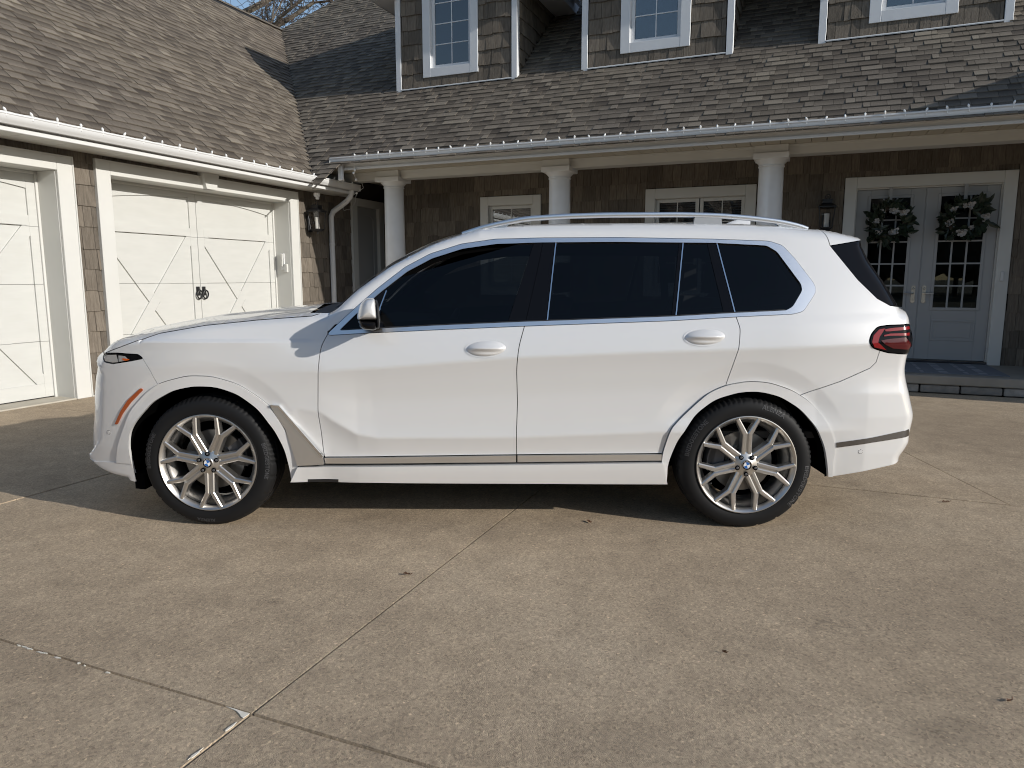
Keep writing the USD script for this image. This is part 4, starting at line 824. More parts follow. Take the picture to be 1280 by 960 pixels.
# outward normals and the bulge of the strips that join the two sides
cn = np.gradient(chain, axis=0); cn /= np.linalg.norm(cn, axis=1, keepdims=True); cn = np.stack([-cn[:, 1], cn[:, 0]], 1); cn = gaussian_filter1d(cn, 6, axis=0); cn /= np.linalg.norm(cn, axis=1, keepdims=True)
crown = np.zeros(len(chain))
for nm, c in dict(lip=0.03, nose=0.085, hoodedge=0.035, apillar=0.06, roof=0.022, spoiler=0.03, rearglass=0.05, tail=0.06).items(): crown[slice(*chain_at[nm])] = c
crown = gaussian_filter1d(crown, 9)
cy = -1.0 + inset(chain[:, 0], chain[:, 1]) + chain_ry
def strip(i0, i1, t0=-1.0, t1=1.0, off=0.0, nt=49, ridge=0.0):
    ii, t = np.arange(i0, i1), np.linspace(t0, t1, nt)
    b = crown[ii][:, None] * (1 - np.abs(t) ** 2.4) + off
    if ridge: b = b + ridge * (np.exp(-((np.abs(t) - 0.58) / 0.10) ** 2) - 0.6 * np.exp(-(t / 0.45) ** 4))
    v = np.stack([chain[ii][:, :1] + cn[ii][:, :1] * b, -t[None, :] * cy[ii][:, None] * -1 * -1, chain[ii][:, 1:] + cn[ii][:, 1:] * b], -1)
    v[..., 1] = t[None, :] * np.abs(cy[ii])[:, None]
    n, m = len(ii), nt; i, j = np.meshgrid(np.arange(n - 1), np.arange(m - 1), indexing="ij"); i, j = i.ravel(), j.ravel(); q = i * m + j
    return trimesh.Trimesh(v.reshape(-1, 3), np.vstack([np.stack([q, q + m, q + m + 1], 1), np.stack([q, q + m + 1, q + 1], 1)]), process=False)
def strip_solid(i0, i1, t0, t1, off, deep, nt=13):
    """A strip patch with an edge all round."""
    a = strip(i0, i1, t0, t1, off, nt); b = strip(i0, i1, t0, t1, off - deep, nt); n, m = i1 - i0, nt
    loop = [k for k in range(m)] + [r * m + m - 1 for r in range(1, n)] + [(n - 1) * m + k for k in range(m - 2, -1, -1)] + [r * m for r in range(n - 2, 0, -1)]
    L = len(loop); v = np.vstack([a.vertices, a.vertices[loop], b.vertices[loop]]); base = n * m; f = []
    for k in range(L): k2 = (k + 1) % L; f += [(base + k, base + L + k, base + L + k2), (base + k, base + L + k2, base + k2)]
    s = trimesh.Trimesh(v, np.vstack([a.faces, np.array(f)]), process=False); return s
def ci(x, z): return int(np.argmin(np.hypot(chain[:, 0] - x, chain[:, 1] - z)))
def lower_to(nm, z):   # chain index on a steep stretch
    a, b = chain_at[nm]; return a + int(np.argmin(np.abs(chain[a:b, 1] - z)))
P = Polygon
def soft(pts, n=2):   # rounds the corners of an outline
    q = P(pts).buffer(0); return q
def smooth_line(pts, sigma=0.03, step=0.012): return rounded(pts, step, sigma)
arch_fi, arch_fo = smooth_line(D["arch_f_in"]), smooth_line(D["arch_f_out"]); arch_ri, arch_ro = smooth_line(D["arch_r_in"]), smooth_line(D["arch_r_out"])
seam_fd, seam_b, seam_c = smooth_line(D["seam_fd"]), smooth_line(D["seam_b"]), smooth_line(D["seam_c"], 0.012)
seam_c[-1] = (1.237, 0.851)
L = lambda q: [tuple(p) for p in q]
def closed_smooth(pts, sigma, step=0.006):
    q = resample_closed(np.array(pts), step); return np.stack([gaussian_filter1d(q[:, k], sigma / step, mode="wrap") for k in (0, 1)], 1)
ch_out = P(closed_smooth(D["chrome_out"], 0.012)).buffer(0); ch_in = P(closed_smooth(D["chrome_in"], 0.010)).buffer(0)
fl_front = P(L(arch_fo) + L(arch_fi)[::-1]).buffer(0).difference(sbox(-3, 0, -2, 0.358)); fl_rear = P(L(arch_ro) + [(1.88, 0.31)] + L(arch_ri)[::-1]).buffer(0)
hole_f = P(L(arch_fo) + [(-1.24, 0.0), (-2.36, 0.0)]).buffer(0); hole_r = P(L(arch_ro) + [(1.875, 0.0), (0.883, 0.0)]).buffer(0)
sil = silhouette
hood_line = LineString(D["hoodseam"] + [(-1.08, 1.262)])
top = sbox(-3, 0.0, 3, 3)
head = P(closed_smooth(D["headlight"], 0.006)).buffer(0); tail_l = P(closed_smooth(D["taillight"], 0.014)).buffer(0)
def cut(poly, line_pts): return poly
# --- painted panels of the side
above_hood = P(D["hoodseam"] + [(-1.06, 1.6), (-2.8, 1.6), (-2.8, 1.02)])
hood_side = sil.intersection(above_hood).difference(head.buffer(0.003)).difference(sbox(-1.085, 0, 3, 3))
fend = P([(-2.115, 0.997)] + D["hoodseam"][2:] + [(-1.06, 1.262), (-1.046, 1.25), (-1.040, 1.15)] + L(seam_fd) + [(-1.2, 0.30), (-2.0, 0.30), (-2.037, 0.847), (-2.073, 0.929)]).buffer(0)
fend = fend.union(P([(-2.115, 0.997), (-2.385, 1.017), (-2.260, 1.058), (-2.032, 1.137), (-2.0, 1.0)])).intersection(sil).difference(hole_f).difference(head.buffer(0.003)).difference(ch_out.buffer(0.002)).difference(above_hood)
vent = P(D["vent"]).buffer(0)
fend = fend.difference(vent.buffer(0.001)).difference(sbox(-1.3, 0, -1.0, 0.372))
side("front_wing", shrunk(fend), "car_paint", gap=0)
bump_f = P([(-3, 0.2), (-3, 1.02), (-2.385, 1.012), (-2.115, 0.997), (-2.073, 0.929), (-2.037, 0.847), (-2.037, 0.2)]).intersection(sil).difference(hole_f).difference(head.buffer(0.003)).difference(above_hood.buffer(0.002)).difference(sbox(-2.27, 0, -1.5, 0.4))
lip_poly = P([(-3, 0.10), (-3, 0.368)] + D["front_lip"] + [(-2.25, 0.362), (-2.235, 0.25)]).intersection(sil)
bs = lifted(shrunk(bump_f.difference(lip_poly.buffer(-0.006)), 0.0012))
i_lip0, i_lip1 = chain_at["lip"][0], lower_to("nose", 0.365); i_n1, i_h0, i_h1 = lower_to("nose", 0.995), chain_at["hoodedge"][0], chain_at["hoodedge"][1]
part(car, "front_bumper", cat(bs, mirror(bs), strip(i_lip1, i_n1)), "car_paint", 48)
ls = lifted(shrunk(lip_poly, 0.001), -0.007)
part(car, "front_lip", cat(ls, mirror(ls), strip(i_lip0, i_lip1, off=0.0)), "car_paint", 48)
hs = lifted(shrunk(hood_side, 0.0022))
part(car, "bonnet", cat(hs, mirror(hs), strip(i_n1 + 1, i_h1 - 1, ridge=0.008)), "car_paint", 48)
doors_low = [(0.043, 0.441), (-1.092, 0.420)]
sb = L(seam_b)
door_f = P(L(seam_fd) + [(-1.08, 0.30), (0.043, 0.30)] + sb[::-1]).buffer(0).intersection(sbox(-2, 0.2, 2, 1.25)).difference(ch_out.buffer(0.001)).difference(sbox(-2, -1, 2, 0)).difference(P([(-2, 0.405), (-1.092, 0.418), (0.043, 0.439), (0.9, 0.449), (0.9, 0), (-2, 0)])).difference(vent.buffer(0.002))
door_f = max(getattr(door_f, "geoms", [door_f]), key=lambda g: g.area)
side("front_door", door_f, "car_paint")
door_r = P(sb + [(1.3, 0.30), (1.3, 0.7), (1.237, 0.851)] + L(seam_c)[::-1]).buffer(0).intersection(sbox(-2, 0.2, 2, 1.27)).difference(ch_out.buffer(0.001)).difference(hole_r.buffer(0.001)).difference(P([(-2, 0.405), (-1.092, 0.418), (0.043, 0.439), (0.9, 0.449), (0.9, 0), (-2, 0)]))
door_r = max(getattr(door_r, "geoms", [door_r]), key=lambda g: g.area)
side("rear_door", door_r, "car_paint")
glass_tail = P(D["rearglass_in"] + [(2.30, 1.290), (2.6, 1.29), (2.6, 1.72), (2.08, 1.69), (1.9, 1.70)]).buffer(0)
spoil = P([(1.839, 1.90), (1.839, 1.738), (1.860, 1.641), (2.086, 1.678), (2.3, 1.66), (2.3, 1.9)]).intersection(sil)
glass_side = P(D["rearglass_in"][1:] + [(2.30, 1.292), (2.6, 1.29), (2.6, 1.80), (2.092, 1.676)]).intersection(sil).difference(spoil.buffer(0.002))
quarter = sil.intersection(P([(-1.06, 1.15), (-1.046, 1.25), (-1.06, 1.9), (3, 1.9), (3, 1.1), (2.2, 0.98)] + [(2.086, 0.980), (2.056, 0.948), (1.884, 0.872), (1.713, 0.812), (1.655, 0.788), (1.60, 0.6), (1.30, 0.6), (1.237, 0.851)] + L(seam_c)[::-1] + [(1.15, 1.5), (0, 1.5), (-0.5, 1.25)])).buffer(0)
lowcut = P([(-3, 0), (-3, 1.14), (-1.045, 1.14), (-1.0, 1.19)] + [(-0.9, 1.2), (1.2, 1.3)] + L(seam_c) + [(1.237, 0.851), (1.24, 0)])
quarter = quarter.difference(ch_out.buffer(0.0005)).difference(lowcut.difference(ch_out).difference(sbox(1.3, 0, 3, 1.3))).difference(hole_r).difference(tail_l.buffer(0.003)).difference(spoil.buffer(0.0015)).difference(glass_side.buffer(0.0015))
quarter = max(getattr(quarter, "geoms", [quarter]), key=lambda g: g.area)
quarter = quarter.difference(P(D["tailseam"] + [(1.655, 0.788), (1.655, 0.5), (3, 0.5), (3, 1.04), (2.2, 1.04)]).buffer(0))
quarter = max(getattr(quarter, "geoms", [quarter]), key=lambda g: g.area)
side("body_side", shrunk(quarter), "car_paint", gap=0)
bump_r = P(D["tailseam"] + [(1.655, 0.788), (1.60, 0.5), (1.78, 0.28), (3, 0.28), (3, 1.045), (2.2, 1.045)]).buffer(0).intersection(sil).difference(hole_r).difference(tail_l.buffer(0.003)).difference(P([(1.7, 0.2), (1.7, 0.30), (1.86, 0.305), (2.36, 0.40), (2.6, 0.5), (3, 0.2)]))
bump_r = max(getattr(bump_r, "geoms", [bump_r]), key=lambda g: g.area)
br = lifted(shrunk(bump_r, 0.0022))
i_r0, i_r1 = lower_to("tail", 0.925), chain_at["tail"][1]
part(car, "rear_bumper", cat(br, mirror(br), strip(i_r0 + 1, i_r1)), "car_paint", 48)
sill = P(D["sill_top"] + [(0.925, 0.262), (0.0, 0.262), (-1.290, 0.266)]).buffer(0)
side("sill", sill, "car_paint", -0.030, thick=0.09)
side("wheel_arch", fl_front, "car_paint", -0.010, 0.001, thick=0.05); side("wheel_arch", fl_rear.difference(sbox(1.8, 0, 2.2, 0.31)), "car_paint", -0.014, 0.001, thick=0.05)
# --- top panels
i_a0, i_a1, i_s1, i_g1 = chain_at["apillar"][0], chain_at["apillar"][1], chain_at["spoiler"][1], chain_at["rearglass"][1]
i_sp0 = chain_at["roof"][1] - 1
part(car, "cowl", strip(i_h1 - 1, i_a0 + 4, off=-0.008), "plastic_black", 48)
part(car, "windscreen", strip(i_a0 + 4, i_a1 + 2, -0.985, 0.985, off=0.004), "windscreen_glass", 48)
for a_, b_ in ((-1.0, -0.955), (0.955, 1.0)): part(car, "windscreen_seal", strip(i_a0 + 2, i_a1 + 2, a_, b_, 0.006, 4), "plastic_black", 48)
for q_ in ([(-1.10, -0.55, 1.262), (-1.02, -0.40, 1.33), (-0.95, 0.10, 1.40)], [(-1.10, 0.10, 1.29), (-1.02, 0.22, 1.345), (-0.95, 0.65, 1.385)]): part(car, "wiper", tube(q_, 0.008, 6), "plastic_black", 48)
rs = strip(i_a1 + 3, i_sp0); part(car, "roof", rs, "car_paint", 48)
ss = lifted(shrunk(spoil, 0.0015)); part(car, "roof_spoiler", cat(ss, mirror(ss), strip(i_sp0 + 1, i_s1)), "car_paint", 48)
gs = lifted(shrunk(glass_side, 0.0015), 0.004); part(car, "rear_window", cat(gs, mirror(gs), strip(i_s1 + 1, i_g1)), "gloss_black", 48)
part(car, "tailgate", strip(i_g1 + 1, i_r0), "car_paint", 48)
# --- windows
frame = ch_out.difference(ch_in)
side("window_trim", frame, "satin_alloy", -0.004, 0.0004, step=0.012)
def between(a, b):
    a, b = [tuple(p) for p in a], [tuple(p) for p in b]
    ext = lambda q, e: [(q[0][0] + (q[0][0] - q[1][0]) * e, q[0][1] + (q[0][1] - q[1][1]) * e)] + q + [(q[-1][0] + (q[-1][0] - q[-2][0]) * e, q[-1][1] + (q[-1][1] - q[-2][1]) * e)]
    return P(ext(a, 0.6) + ext(b, 0.6)[::-1]).buffer(0).intersection(ch_in)
far_l, far_r = [(-2, 3), (-2, 0)], [(3, 3), (3, 0)]
W = D
sail = [W["sail"][0], W["sail"][1], W["sail"][2]]
side("sail_panel", between(far_l, sail), "gloss_black", 0.004, 0.0005)
side("front_window", between(sail, W["b_l"]).difference(P([(-0.9, 1.4), (-0.76, 1.0), (-2, 1.0)])), "tinted_glass", 0.009, 0.0005, thick=0)
side("centre_pillar", between(W["b_l"], L(seam_b)[:int(len(seam_b) * 0.40)]), "gloss_black", 0.004, 0.001)
side("centre_pillar", between(L(seam_b)[:int(len(seam_b) * 0.40)], W["b_trim"]), "gloss_black", 0.004, 0.001)
side("rear_window_glass", between(W["b_trim"], W["div_l"]), "tinted_glass", 0.009, 0.0005, thick=0)
side("window_divider", between(W["div_l"], W["div_trim"]), "gloss_black", 0.004, 0.0005)
side("vent_window", between(W["div_trim"], W["c_l"]), "tinted_glass", 0.009, 0.0005, thick=0)
side("rear_pillar", between(W["c_l"], W["c_trim"]), "gloss_black", 0.004, 0.0005)
side("quarter_window", between(W["c_trim"], far_r), "tinted_glass", 0.009, 0.0005, thick=0)
for nm, q in (("sail", sail), ("b", W["b_trim"]), ("d", W["div_trim"]), ("c", W["c_trim"])):
    side("window_bead", LineString(q).buffer(0.0032, cap_style=2).intersection(ch_in), "chrome", 0.001, 0, thick=0.006, step=0.008)
side("belt_seal", LineString([(-0.98, 1.160), (-0.402, 1.1895), (0.088, 1.2105), (0.908, 1.2405), (1.278, 1.2615), (1.56, 1.2755)]).buffer(0.004, cap_style=2), "plastic_black", -0.001, 0, step=0.01)
# --- bright trim low down
both("air_vent_trim", lifted(vent.buffer(-0.002), 0, 0.03, 0.022, flat=-0.983), "satin_alloy", 30)
both("air_vent_edge", lifted(LineString([(-1.372, 0.727), (-1.328, 0.724), (-1.086, 0.424)]).buffer(0.0065, cap_style=2), 0, 0.008, 0.02, flat=-0.990), "chrome", 30)
for x0, x1 in ((-1.083, 0.040), (0.046, 0.882)):
    top_ = [(x, float(np.interp(x, (-1.092, 0.043, 0.881), (0.416, 0.437, 0.447)))) for x in np.linspace(x0, x1, 12)]
    bot_ = [(x, float(np.interp(x, (-1.082, 0.043, 0.883), (0.379, 0.395, 0.408)))) for x in np.linspace(x0, x1, 12)]
    side("door_strip", P(top_ + bot_[::-1]).difference(vent.buffer(0.002)), "satin_alloy", -0.016, 0.0012, step=0.012)
side("bumper_strip", P(closed_smooth(D["rtrim"], 0.003)).buffer(0), "dark_chrome", -0.005, 0.0005, step=0.012)
side("sill_slot", P(D["sillslot"]), "plastic_black", -0.032, 0, step=0.012)
side("side_marker", P(closed_smooth(D["marker"], 0.004)).buffer(0), "amber_dark", -0.016 + 0.010, 0.0, step=0.010)
for q in ("sensor_f", "sensor_r"):
    x, z = D[q][0]; side("parking_sensor", Point(x, z).buffer(0.011), "car_paint", -0.002, 0, step=0.005); side("sensor_ring", Point(x, z).buffer(0.0135).difference(Point(x, z).buffer(0.011)), "plastic_black", 0.0, 0, step=0.005)
# --- lamps
hl = side("headlight", head, "gloss_black", 0.001, 0.001, step=0.012)
i_hl0, i_hl1 = lower_to("nose", 0.965), lower_to("nose", 1.003)
for s in (-1, 1):
    t0, t1 = sorted((s * 1.0, s * 0.62)); part(car, "headlight_lens", strip_solid(i_hl0, i_hl1 + 1, t0, t1, 0.004, 0.02), "lamp_silver", 40)
side("lamp_reflector", P(D["hl_silver"]), "lamp_silver", -0.002, 0.001, step=0.01); side("lamp_reflector", P(D["hl_silver2"]), "lamp_silver", -0.002, 0.001, step=0.01)
side("turn_signal", P(D["hl_amber"]), "amber", -0.003, 0.0005, step=0.01)
side("taillight", tail_l, "gloss_black", -0.006, 0.001, step=0.012)
side("tail_lens", P(D["tl_left"]).buffer(0), "lamp_red", -0.009, 0.001, step=0.01); side("tail_lens", P(D["tl_top"]).intersection(tail_l.buffer(-0.004)), "lamp_red", -0.009, 0.0005, step=0.01)
side("tail_lens", P(D["tl_mid"]), "lamp_red", -0.010, 0.0005, step=0.01); side("tail_lens", P(D["tl_low"]), "lamp_red_dark", -0.010, 0.0005, step=0.01)
i_t0, i_t1 = lower_to("tail", 1.19), lower_to("tail", 1.03)
for s in (-1, 1):
    t0, t1 = sorted((s * 1.0, s * 0.42)); part(car, "tail_lamp_wrap", strip_solid(i_t0, i_t1, t0, t1, 0.012, 0.03), "gloss_black", 40)
    t0, t1 = sorted((s * 0.98, s * 0.44)); part(car, "tail_lens", strip_solid(lower_to("tail", 1.12), lower_to("tail", 1.045), t0, t1, 0.016, 0.01), "lamp_red_dark", 40)
    part(car, "tail_lens", strip_solid(lower_to("tail", 1.18), lower_to("tail", 1.15), t0, t1, 0.016, 0.01), "lamp_red", 40)
    t0, t1 = sorted((s * 1.0, s * 0.45)); part(car, "rear_reflector", strip_solid(lower_to("tail", 0.575), lower_to("tail", 0.545), t0, t1, 0.006, 0.01), "lamp_red_dark", 40)
part(car, "rear_diffuser", strip_solid(lower_to("tail", 0.47), i_r1 - 1, -0.93, 0.93, 0.006, 0.02, 25), "plastic_black", 40)
part(car, "tailgate_bar", strip_solid(lower_to("tail", 1.075), lower_to("tail", 1.055), -0.4, 0.4, 0.012, 0.02, 15), "chrome", 40)
# --- front grille
k0, k1 = lower_to("nose", 0.60), lower_to("nose", 0.975)
for s in (-1, 1):
    a, b = sorted((s * 0.04, s * 0.42))
    g = part(car, "grille_frame", strip_solid(k0, k1, a, b, 0.016, 0.03), "chrome", 40)
    a, b = sorted((s * 0.060, s * 0.40)); part(car, "grille_opening", strip_solid(k0 + 2, k1 - 2, a, b, 0.021, 0.01), "gloss_black", 40)
    for k in range(8):
        t = s * (0.075 + k * 0.043); part(car, "grille_slat", strip_solid(k0 + 2, k1 - 2, t - 0.006, t + 0.006, 0.030, 0.014, 3), "satin_alloy", 40)
part(car, "lower_intake", strip_solid(lower_to("nose", 0.40), lower_to("nose", 0.52), -0.55, 0.55, 0.006, 0.01, 25), "gloss_black", 40)
for s in (-1, 1):
    a, b = sorted((s * 0.70, s * 0.97)); part(car, "corner_intake", strip_solid(lower_to("nose", 0.42), lower_to("nose", 0.72), a, b, 0.010, 0.02), "car_paint", 40)
# --- door handles
for x, z, in ((-0.130, 1.060), (1.101, 1.127)):
    n, m = 13, 40; v = [];
    for i in range(n):
        r = i / (n - 1); k = np.arange(m) * 2 * math.pi / m
        px, pz = x + 0.114 * r * np.cos(k), z + 0.044 * r * np.sin(k) + 0.035 * (0.114 * r * np.cos(k))
        h = 0.030 * (1 - r ** 2.2) ** 0.8 + 0.010 * np.exp(-((pz - z - 0.004) / 0.010) ** 2) * (1 - r ** 4) - 0.008 * np.exp(-((pz - z + 0.020) / 0.010) ** 2) * (1 - r ** 2)
        v.append(np.stack([px, depth_in(px, pz) - h, pz], 1))
    v = np.vstack(v); f = []
    for i in range(n - 1):
        for j in range(m): j2 = (j + 1) % m; f += [(i * m + j, (i + 1) * m + j, (i + 1) * m + j2), (i * m + j, (i + 1) * m + j2, i * m + j2)]
    both("door_handle", trimesh.Trimesh(v, np.array(f), process=False), "car_paint", True)
    side("handle_recess", shapely.affinity.rotate(shapely.affinity.scale(Point(x, z).buffer(1, 24), 0.122, 0.052), 2), "car_paint", -0.0025, 0, step=0.012, thick=0.004)
# --- mirrors
def mirror_shell(outline, ys):
    q = closed_smooth(outline, 0.010, 0.006); n = len(q); c = q.mean(0); v, f = [], []
    for y, s in ys: v.append(np.c_[c[0] + (q[:, 0] - c[0]) * s, np.full(n, y), c[1] + (q[:, 1] - c[1]) * s])
    v = np.vstack([np.array(v).reshape(-1, 3), [(c[0], ys[-1][0], c[1])]])
    for i in range(len(ys) - 1):
        for j in range(n): j2 = (j + 1) % n; f += [(i * n + j, i * n + j2, (i + 1) * n + j2), (i * n + j, (i + 1) * n + j2, (i + 1) * n + j)]
    e = (len(ys) - 1) * n
    for j in range(n): f.append((e + j, e + (j + 1) % n, len(v) - 1))
    v[:, 0] += (-1.10 - v[:, 1]) * 0.24
    m = trimesh.Trimesh(v, np.array(f), process=False); return m if Polygon(q).exterior.is_ccw else fixed(m)
ys = [(-0.955, 0.70), (-0.975, 0.85), (-1.01, 0.96), (-1.06, 1.0), (-1.11, 1.0), (-1.155, 0.96), (-1.185, 0.88), (-1.205, 0.74), (-1.216, 0.52), (-1.22, 0.2)]
both("mirror_cap", mirror_shell([(-0.836, 1.229), (-0.826, 1.270), (-0.809, 1.316), (-0.782, 1.343), (-0.734, 1.349), (-0.722, 1.300), (-0.714, 1.229)], ys), "car_paint", 50)
both("mirror_base", mirror_shell([(-0.832, 1.227), (-0.716, 1.227), (-0.720, 1.190), (-0.731, 1.172), (-0.800, 1.176), (-0.824, 1.192)], [(y + 0.004, s * 0.985) for y, s in ys]), "gloss_black", 50)
both("mirror_rim", mirror_shell([(-0.728, 1.345), (-0.716, 1.338), (-0.704, 1.229), (-0.714, 1.172), (-0.728, 1.172)], [(y + 0.006, s * 0.97) for y, s in ys]), "plastic_black", 50)
both("mirror_arm", hull([(x, y, z) for x in (-0.79, -0.725) for y, z in ((-0.92, 1.165), (-0.92, 1.20), (-1.03, 1.178), (-1.03, 1.215))]), "gloss_black", 40)
# --- roof rails
rl = smooth_line(D["rail"], 0.03) - [0, 0.010]; tops = [(x, z + 0.004) for x, z in rl]
bar = LineString(L(rl)).buffer(0.0135, cap_style=2)
roof_z = lambda x: float(np.interp(x, chain[chain_at["apillar"][0]:chain_at["roof"][1], 0], chain[chain_at["apillar"][0]:chain_at["roof"][1], 1]))
foot_f = P([(x, z) for x, z in L(rl) if x < 0.02] + [(0.02, 1.80), (-0.03, roof_z(-0.03) - 0.01), (-0.29, roof_z(-0.29) - 0.01)]).buffer(0)
foot_r = P([(1.80, 1.745)] + [(x, z) for x, z in L(rl)[::-1] if x > 1.60] + [(1.55, 1.80), (1.62, roof_z(1.62) - 0.01), (1.80, roof_z(1.80) - 0.01)]).buffer(0)
def along_y(poly, y0, y1):
    m = prism(poly, y1 - y0); v = m.vertices; m = trimesh.Trimesh(np.stack([v[:, 0], y0 + v[:, 2], v[:, 1]], 1), m.faces, process=False); return fixed(m) if m.volume < 0 else m
for s in (1,):
    rm_ = tube([(x, 0.0, z) for x, z in L(rl)[::3]], 0.0158, 14); rv = rm_.vertices.copy(); rv[:, 1] = np.clip(rv[:, 1] * 1.5, -0.0175, 0.0175) - 0.611
    both("roof_rail", trimesh.Trimesh(rv, rm_.faces, process=False), "satin_alloy", 50)
    both("rail_foot", along_y(foot_f.difference(bar), -0.624, -0.598), "satin_alloy", 35); both("rail_foot", along_y(foot_r.difference(bar), -0.624, -0.598), "satin_alloy", 35)
    both("rail_foot", along_y(P([(1.106, 1.826), (1.259, 1.822), (1.268, 1.775), (1.098, 1.775)]), -0.624, -0.598), "rail_foot_grey", 35)
part(car, "roof_antenna", hull([(x, y, z) for x, y, z in ((1.40, 0, 1.80), (1.62, -0.025, 1.785), (1.62, 0.025, 1.785), (1.60, 0, 1.86), (1.63, 0, 1.855), (1.52, 0, 1.845), (1.44, -0.03, 1.795), (1.44, 0.03, 1.795))]), "car_paint", 40)
# --- dark inner shell behind the seams, wheel housings and floor
shell = sil.buffer(-0.02).difference(hole_f.buffer(-0.02)).difference(hole_r.buffer(-0.02)).difference(ch_in.buffer(-0.03)).difference(sbox(-3, 0, 3, 0.285)).difference(head).difference(sbox(-3, 0, -2.45, 0.7))
sh = lifted(shell, 0.034, 0.05, 0); part(car, "inner_shell", cat(sh, mirror(sh)), "seam_black", 48)
for ar in (arch_fi, arch_ri):
    n = len(ar); v = np.vstack([np.c_[ar[:, 0], y, ar[:, 1]] for y in (depth_in(ar[:, 0], ar[:, 1]) + 0.012, np.full(n, -0.50))]); f = []
    for j in range(n - 1): f += [(j, n + j, n + j + 1), (j, n + j + 1, j + 1)]
    c, t_ = trimesh.creation.triangulate_polygon(P(L(ar)).buffer(0), engine="earcut"); k = len(v); v = np.vstack([v, np.c_[c[:, 0], np.full(len(c), -0.50), c[:, 1]]])
    both("wheel_housing", trimesh.Trimesh(v, np.vstack([np.array(f), t_ + k]), process=False), "seam_black", 40)
part(car, "underbody", cat(box(-2.25, 2.2, -0.48, 0.48, 0.25, 0.5), box(-1.24, 0.87, -0.90, 0.90, 0.275, 0.42), box(-2.5, -2.25, -0.6, 0.6, 0.27, 0.4)), "seam_black")
both("mud_flap", hull([(-2.245, y, z) for y in (-0.90, -0.70) for z in (0.205, 0.30)] + [(-2.185, y, z) for y in (-0.90, -0.70) for z in (0.20, 0.30)]), "seam_black", 40)
# --- cabin, dimly seen through the tinted glass
part(car, "cabin_floor", cat(box(-1.0, 2.1, -0.86, 0.86, 0.52, 0.56), box(2.05, 2.1, -0.8, 0.8, 0.56, 1.25)), "cabin_trim")
part(car, "dashboard", hull([(x, y, z) for y in (-0.80, 0.80) for x, z in ((-1.10, 1.05), (-0.95, 1.19), (-0.62, 1.17), (-0.55, 1.05), (-0.70, 0.75), (-1.0, 0.7))]), "cabin_trim", 40)
part(car, "steering_wheel", tube([(-0.42 + 0.075 * math.cos(k), -0.40 + 0.185 * math.sin(k), 1.08 + 0.17 * math.cos(k)) for k in np.linspace(0, 2 * math.pi, 25)], 0.016, 8), "cabin_trim", True)
def seat(x, y, w):
    return cat(hull([(x + a, y + s * (w - c), z) for s in (-1, 1) for a, z, c in ((-0.02, 0.72, 0.02), (0.48, 0.68, 0.02), (-0.05, 0.86, 0.05), (0.45, 0.82, 0.05), (-0.02, 0.56, 0.04), (0.45, 0.56, 0.04))]),
               hull([(x + a, y + s * (w - c), z) for s in (-1, 1) for a, z, c in ((0.42, 0.80, 0.02), (0.58, 0.78, 0.03), (0.62, 1.33, 0.06), (0.74, 1.33, 0.07), (0.58, 1.20, 0.02), (0.70, 1.20, 0.03))]),
               hull([(x + a, y + s * (0.14 - c), z) for s in (-1, 1) for a, z, c in ((0.62, 1.36, 0.0), (0.72, 1.37, 0.0), (0.64, 1.55, 0.03), (0.72, 1.55, 0.03))]))
for x in (-0.35, 0.62, 1.32):
    for y in (-0.40, 0.40): part(car, "seat", seat(x, y, 0.27), "cabin_trim", 40)
part(car, "headlining", strip(i_a1 + 3, i_sp0, -0.96, 0.96, off=-0.035), "cabin_trim", 48)

# ------------------------------------------------------------------ wheels
R, RIM = 0.392, 0.262
def tyre_mesh():
    n = 240; pr = [(0.262, -0.235), (0.300, -0.262), (0.340, -0.268), (0.368, -0.255), (0.383, -0.235), (0.389, -0.20), (0.3915, -0.19), (0.3915, -0.165), (0.381, -0.163), (0.381, -0.155), (0.392, -0.153), (0.392, -0.135), (0.382, -0.133), (0.382, -0.125), (0.392, -0.123), (0.3918, -0.080), (0.3815, -0.078), (0.3815, -0.070), (0.3905, -0.068), (0.388, -0.045), (0.382, -0.026), (0.374, -0.014), (0.366, -0.007), (0.352, -0.0005), (0.335, 0.003), (0.318, 0.003), (0.303, -0.001), (0.296, -0.003), (0.2945, 0.0005), (0.290, 0.0), (0.288, -0.006), (0.278, -0.012), (0.268, -0.02), (0.262, -0.03), (0.262, -0.235)]
    m = lathe(pr, n, "y"); v = m.vertices.copy(); r = np.hypot(v[:, 0], v[:, 2]); a = np.arctan2(v[:, 2], v[:, 0]); dep = v[:, 1]
    lug = (np.floor(a / (2 * math.pi) * 80 + np.where(dep > 0.15, 0.5, 0.0)) % 1.0)
    notch = ((a / (2 * math.pi) * 80) % 1.0 < 0.22) & (r > 0.370) & (dep < 0.075) & (dep > 0.008)
    sc = np.where(notch, (r - 0.0065) / np.maximum(r, 1e-6), 1.0); v[:, 0] *= sc; v[:, 2] *= sc
    return trimesh.Trimesh(v, m.faces, process=False)
def arc_text(s, r, a_mid, h, y=-0.004, spacing=1.12, bold=True):
    """Raised lettering round the sidewall, reading clockwise; a_mid: clockwise angle from the top of its middle."""
    m = meshkit.text_mesh(s, h, 0.0022, bold); v = m.vertices.copy(); w = v[:, 0].max(); th = a_mid + (v[:, 0] - w / 2) * spacing / r; rr = r - h / 2 + v[:, 1]
    d = np.interp(rr, [0.296, 0.303, 0.318, 0.335, 0.352, 0.366, 0.374, 0.382], [0.003, 0.001, -0.003, -0.003, 0.0005, 0.007, 0.014, 0.026])
    q = np.stack([rr * np.sin(th), d + 0.0004 - v[:, 2] * 0.9, rr * np.cos(th)], 1); m = trimesh.Trimesh(q, m.faces, process=False); return fixed(m) if m.volume < 0 else m
